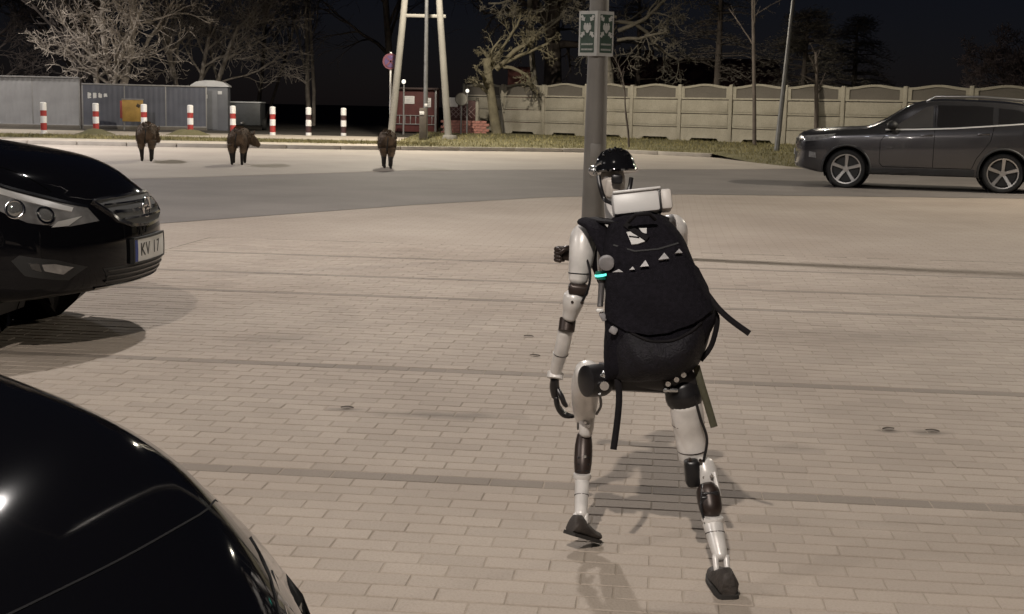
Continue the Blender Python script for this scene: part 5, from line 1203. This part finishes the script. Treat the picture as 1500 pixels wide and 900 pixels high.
# saplings in the verge
b = MB(); b.tube([tuple(a) for a in cr([(0, 0, -.05), (-.05, 0, .5), (-.16, 0, 1.2), (-.22, 0, 1.9), (-.38, .02, 2.5), (-.62, .05, 2.95)], 5)], [.035] * 10 + [.025] * 10 + [.016] * 6, 7)
sp = empty('sapling', (3.76, 45.5, .2), 0, 'thin bent sapling right of the thick grey pole', 'tree'); b.build('trunk', m_barkd, sp, smooth=60)
b = MB(); 
for k in range(7): b.tube([(-.2 - .05 * k, 0, 1.8 + .15 * k), (-.2 - .05 * k + rs.uniform(-.3, .3), rs.uniform(-.2, .2), 2.1 + .17 * k)], [.009, .004], 4)
b.build('crown', m_barkd, sp)
def slender(loc, stems, m, label, seed):
    bare_tree('young_tree', loc, stems, dict(PB, kids=[7, 4, 3], lv=3, t0=.5, ang=(.5, 1.0), rmin=.005, ls=(.18, .3)), m, label, seed)
slender((8.62, 49.6, .22), [((0, 0, 0), (-.02, 0, 1), 7.0, .075)], m_barkd, 'slim young tree with a straight dark stem left of the leaning lamp post', 71)
slender((11.05, 50.6, .22), [((0, 0, 0), (-.01, 0, 1), 3.4, .09)], m_barkd, 'short dark young tree against the concrete fence left of the grey car', 73)
# evergreens beyond the concrete fence
m_needle = mat('pine_needles', (.12, .105, .088), .8, 0, .45, .9); m_needle2 = mat('spruce_needles', (.14, .125, .10), .8, 0, .45, .9)
def pine(loc, H_, z0, rad, m, label, seed, dens=1.0, cat='tree', name='pine_tree'):
    rr = random.Random(seed); r_ = empty(name, loc, 0, label, cat, 'evergreens beyond the concrete fence')
    tr = MB(); tr.tube([(0, 0, 0), (rr.uniform(-.1, .1), 0, H_ * .5), (0, 0, H_)], [.2, .13, .03], 8); cw = MB()
    nb = int(70 * dens)
    for k in range(nb):
        t = rr.random() ** .8; z = z0 + (H_ - z0) * t; a = rr.uniform(0, 2 * PI); L_ = rad * (1 - t * .75) * rr.uniform(.45, 1.1)
        d = V3((math.cos(a), math.sin(a), rr.uniform(-.35, .12))); p0 = V3((0, 0, z)); p1 = p0 + d * L_
        tr.tube([p0, p0.lerp(p1, .5) + V3((0, 0, .08 * L_)), p1], [.035, .022, .008], 4, False)
        for j in range(int(60 * dens)):
            s_ = rr.uniform(.25, 1.05); c = p0.lerp(p1, s_) + V3((0, 0, .1 * L_ * math.sin(PI * min(1, s_)))) + V3((rr.gauss(0, .16), rr.gauss(0, .16), rr.gauss(0, .10)))
            e = V3((rr.gauss(d.x, .6), rr.gauss(d.y, .6), rr.gauss(.1, .4))).normalized() * rr.uniform(.12, .26); w_ = e.orthogonal().normalized() * .018
            cw.add([c - w_, c + w_, c + e], [(0, 1, 2)])
    tr.build('trunk', m_barkd, r_, smooth=60, fix=False); cw.build('crown', m, r_, smooth=0, fix=False); return r_
pine((8.7, 60.0, .1), 8.5, 2.6, 2.6, m_needle, 'tall dark pine behind the fence above the slim young tree', 81)
pine((12.6, 60.5, .1), 5.6, 2.0, 3.4, m_needle2, 'broad low evergreen behind the fence left of the grey car roof', 82, 1.25)
pine((15.6, 64.0, .1), 5.6, 2.0, 2.8, m_needle, 'dim evergreen just right of the broad low one behind the fence', 83)
pine((5.9, 68.0, .1), 7.5, 2.5, 2.6, m_needle, 'dim evergreen behind the fence above the dark red roof', 84, .8)
bare_tree('bare_tree', (20.8, 57.0, .1), [((0, 0, 0), (0, 0, 1), 3.2, .16), ((0, 0, 1.5), (-.4, 0, 1), 2.6, .1), ((0, 0, 1.5), (.4, 0, 1), 2.8, .1), ((0, 0, 1.8), (.1, -.4, 1), 2.4, .09)], dict(PB, kids=[9, 7, 6, 4], up=.2, ang=(.6, 1.2)), bark('bark_pink', (.16, .125, .125)), 'rounded pinkish bare tree at the far right above the grey car', 85)
# dark red roofed house behind the fence
hs = empty('house', (9.6, 78.0, 0), R(-4), 'long low house with a dark red roof behind the concrete fence', 'house')
MB().box((0, 0, 1.35), (9.5, 6, 2.7), None).build('wall', mat('house_wall', (.10, .06, .055), .9), hs)
b = MB(); b.prism([(-3.5, 2.68), (3.5, 2.68), (3.5, 2.78), (0, 4.35), (-3.5, 2.78)], -5.0, 5.0, 'YZ'); rfm = b.build('roof', mat('house_roof', (.09, .035, .035), .85, 0, .25, 2, .5, 12), hs, smooth=0)
MB().box((-2.2, -.8, 4.2), (.5, .5, 1.0), None, .02).build('chimney', mat('house_roof', (.1, .04, .035)), rfm)
h3 = empty('shed', (.15, 70.0, .1), 0, 'small brick red hut peeking over the concrete fence beside the broad trunk', 'hut')
MB().box((0, 0, 1.6), (1.2, 1.2, 3.2), None, .03).build('wall', mat('hut_red', (.14, .05, .042), .85, 0, .2, 4), h3); MB().box((0, 0, 3.25), (1.4, 1.4, .12), None, .03).build('roof', mat('house_roof', (.1, .04, .035)), h3)
# ------------------------------------------------------------------ dead leaves on the paving
m_leaf = mat('dead_leaf', (.05, .035, .022), .8, 0, .3, 30)
rl = random.Random(9)
for x, y, lab in ((-.745, 6.12, 'small dark dead leaf on the pavers left of the oil stain'), (.105, 8.20, 'thin dark leaf farthest from the camera beside the robot arm'), (.135, 7.55, 'thin dark leaf just left of the robot forearm'), (1.68, 5.92, 'dark curled leaf on the pavers right of the robot, left one of two'), (1.87, 5.9, 'dark curled leaf on the pavers right of the robot, right one of two')):
    q = MB(); n = 9; vs = []
    for k in range(n):
        t = k / (n - 1); wd = .013 * math.sin(PI * t) + .001; x_ = (t - .5) * .06
        for sgn in (-1, 0, 1): vs.append((x_, sgn * wd, .002 + .004 * abs(sgn) + .003 * math.sin(PI * t)))
    q.add(vs, [(k * 3 + j, k * 3 + j + 1, k * 3 + 4 + j, k * 3 + 3 + j) for k in range(n - 1) for j in range(2)])
    o = q.build('dead_leaf', m_leaf, smooth=60, fix=False); o.location = (x, y, .002); o.rotation_euler = (0, 0, rl.uniform(-.4, .4)); tag(o, lab, 'leaf', 'dead leaves on the paving')
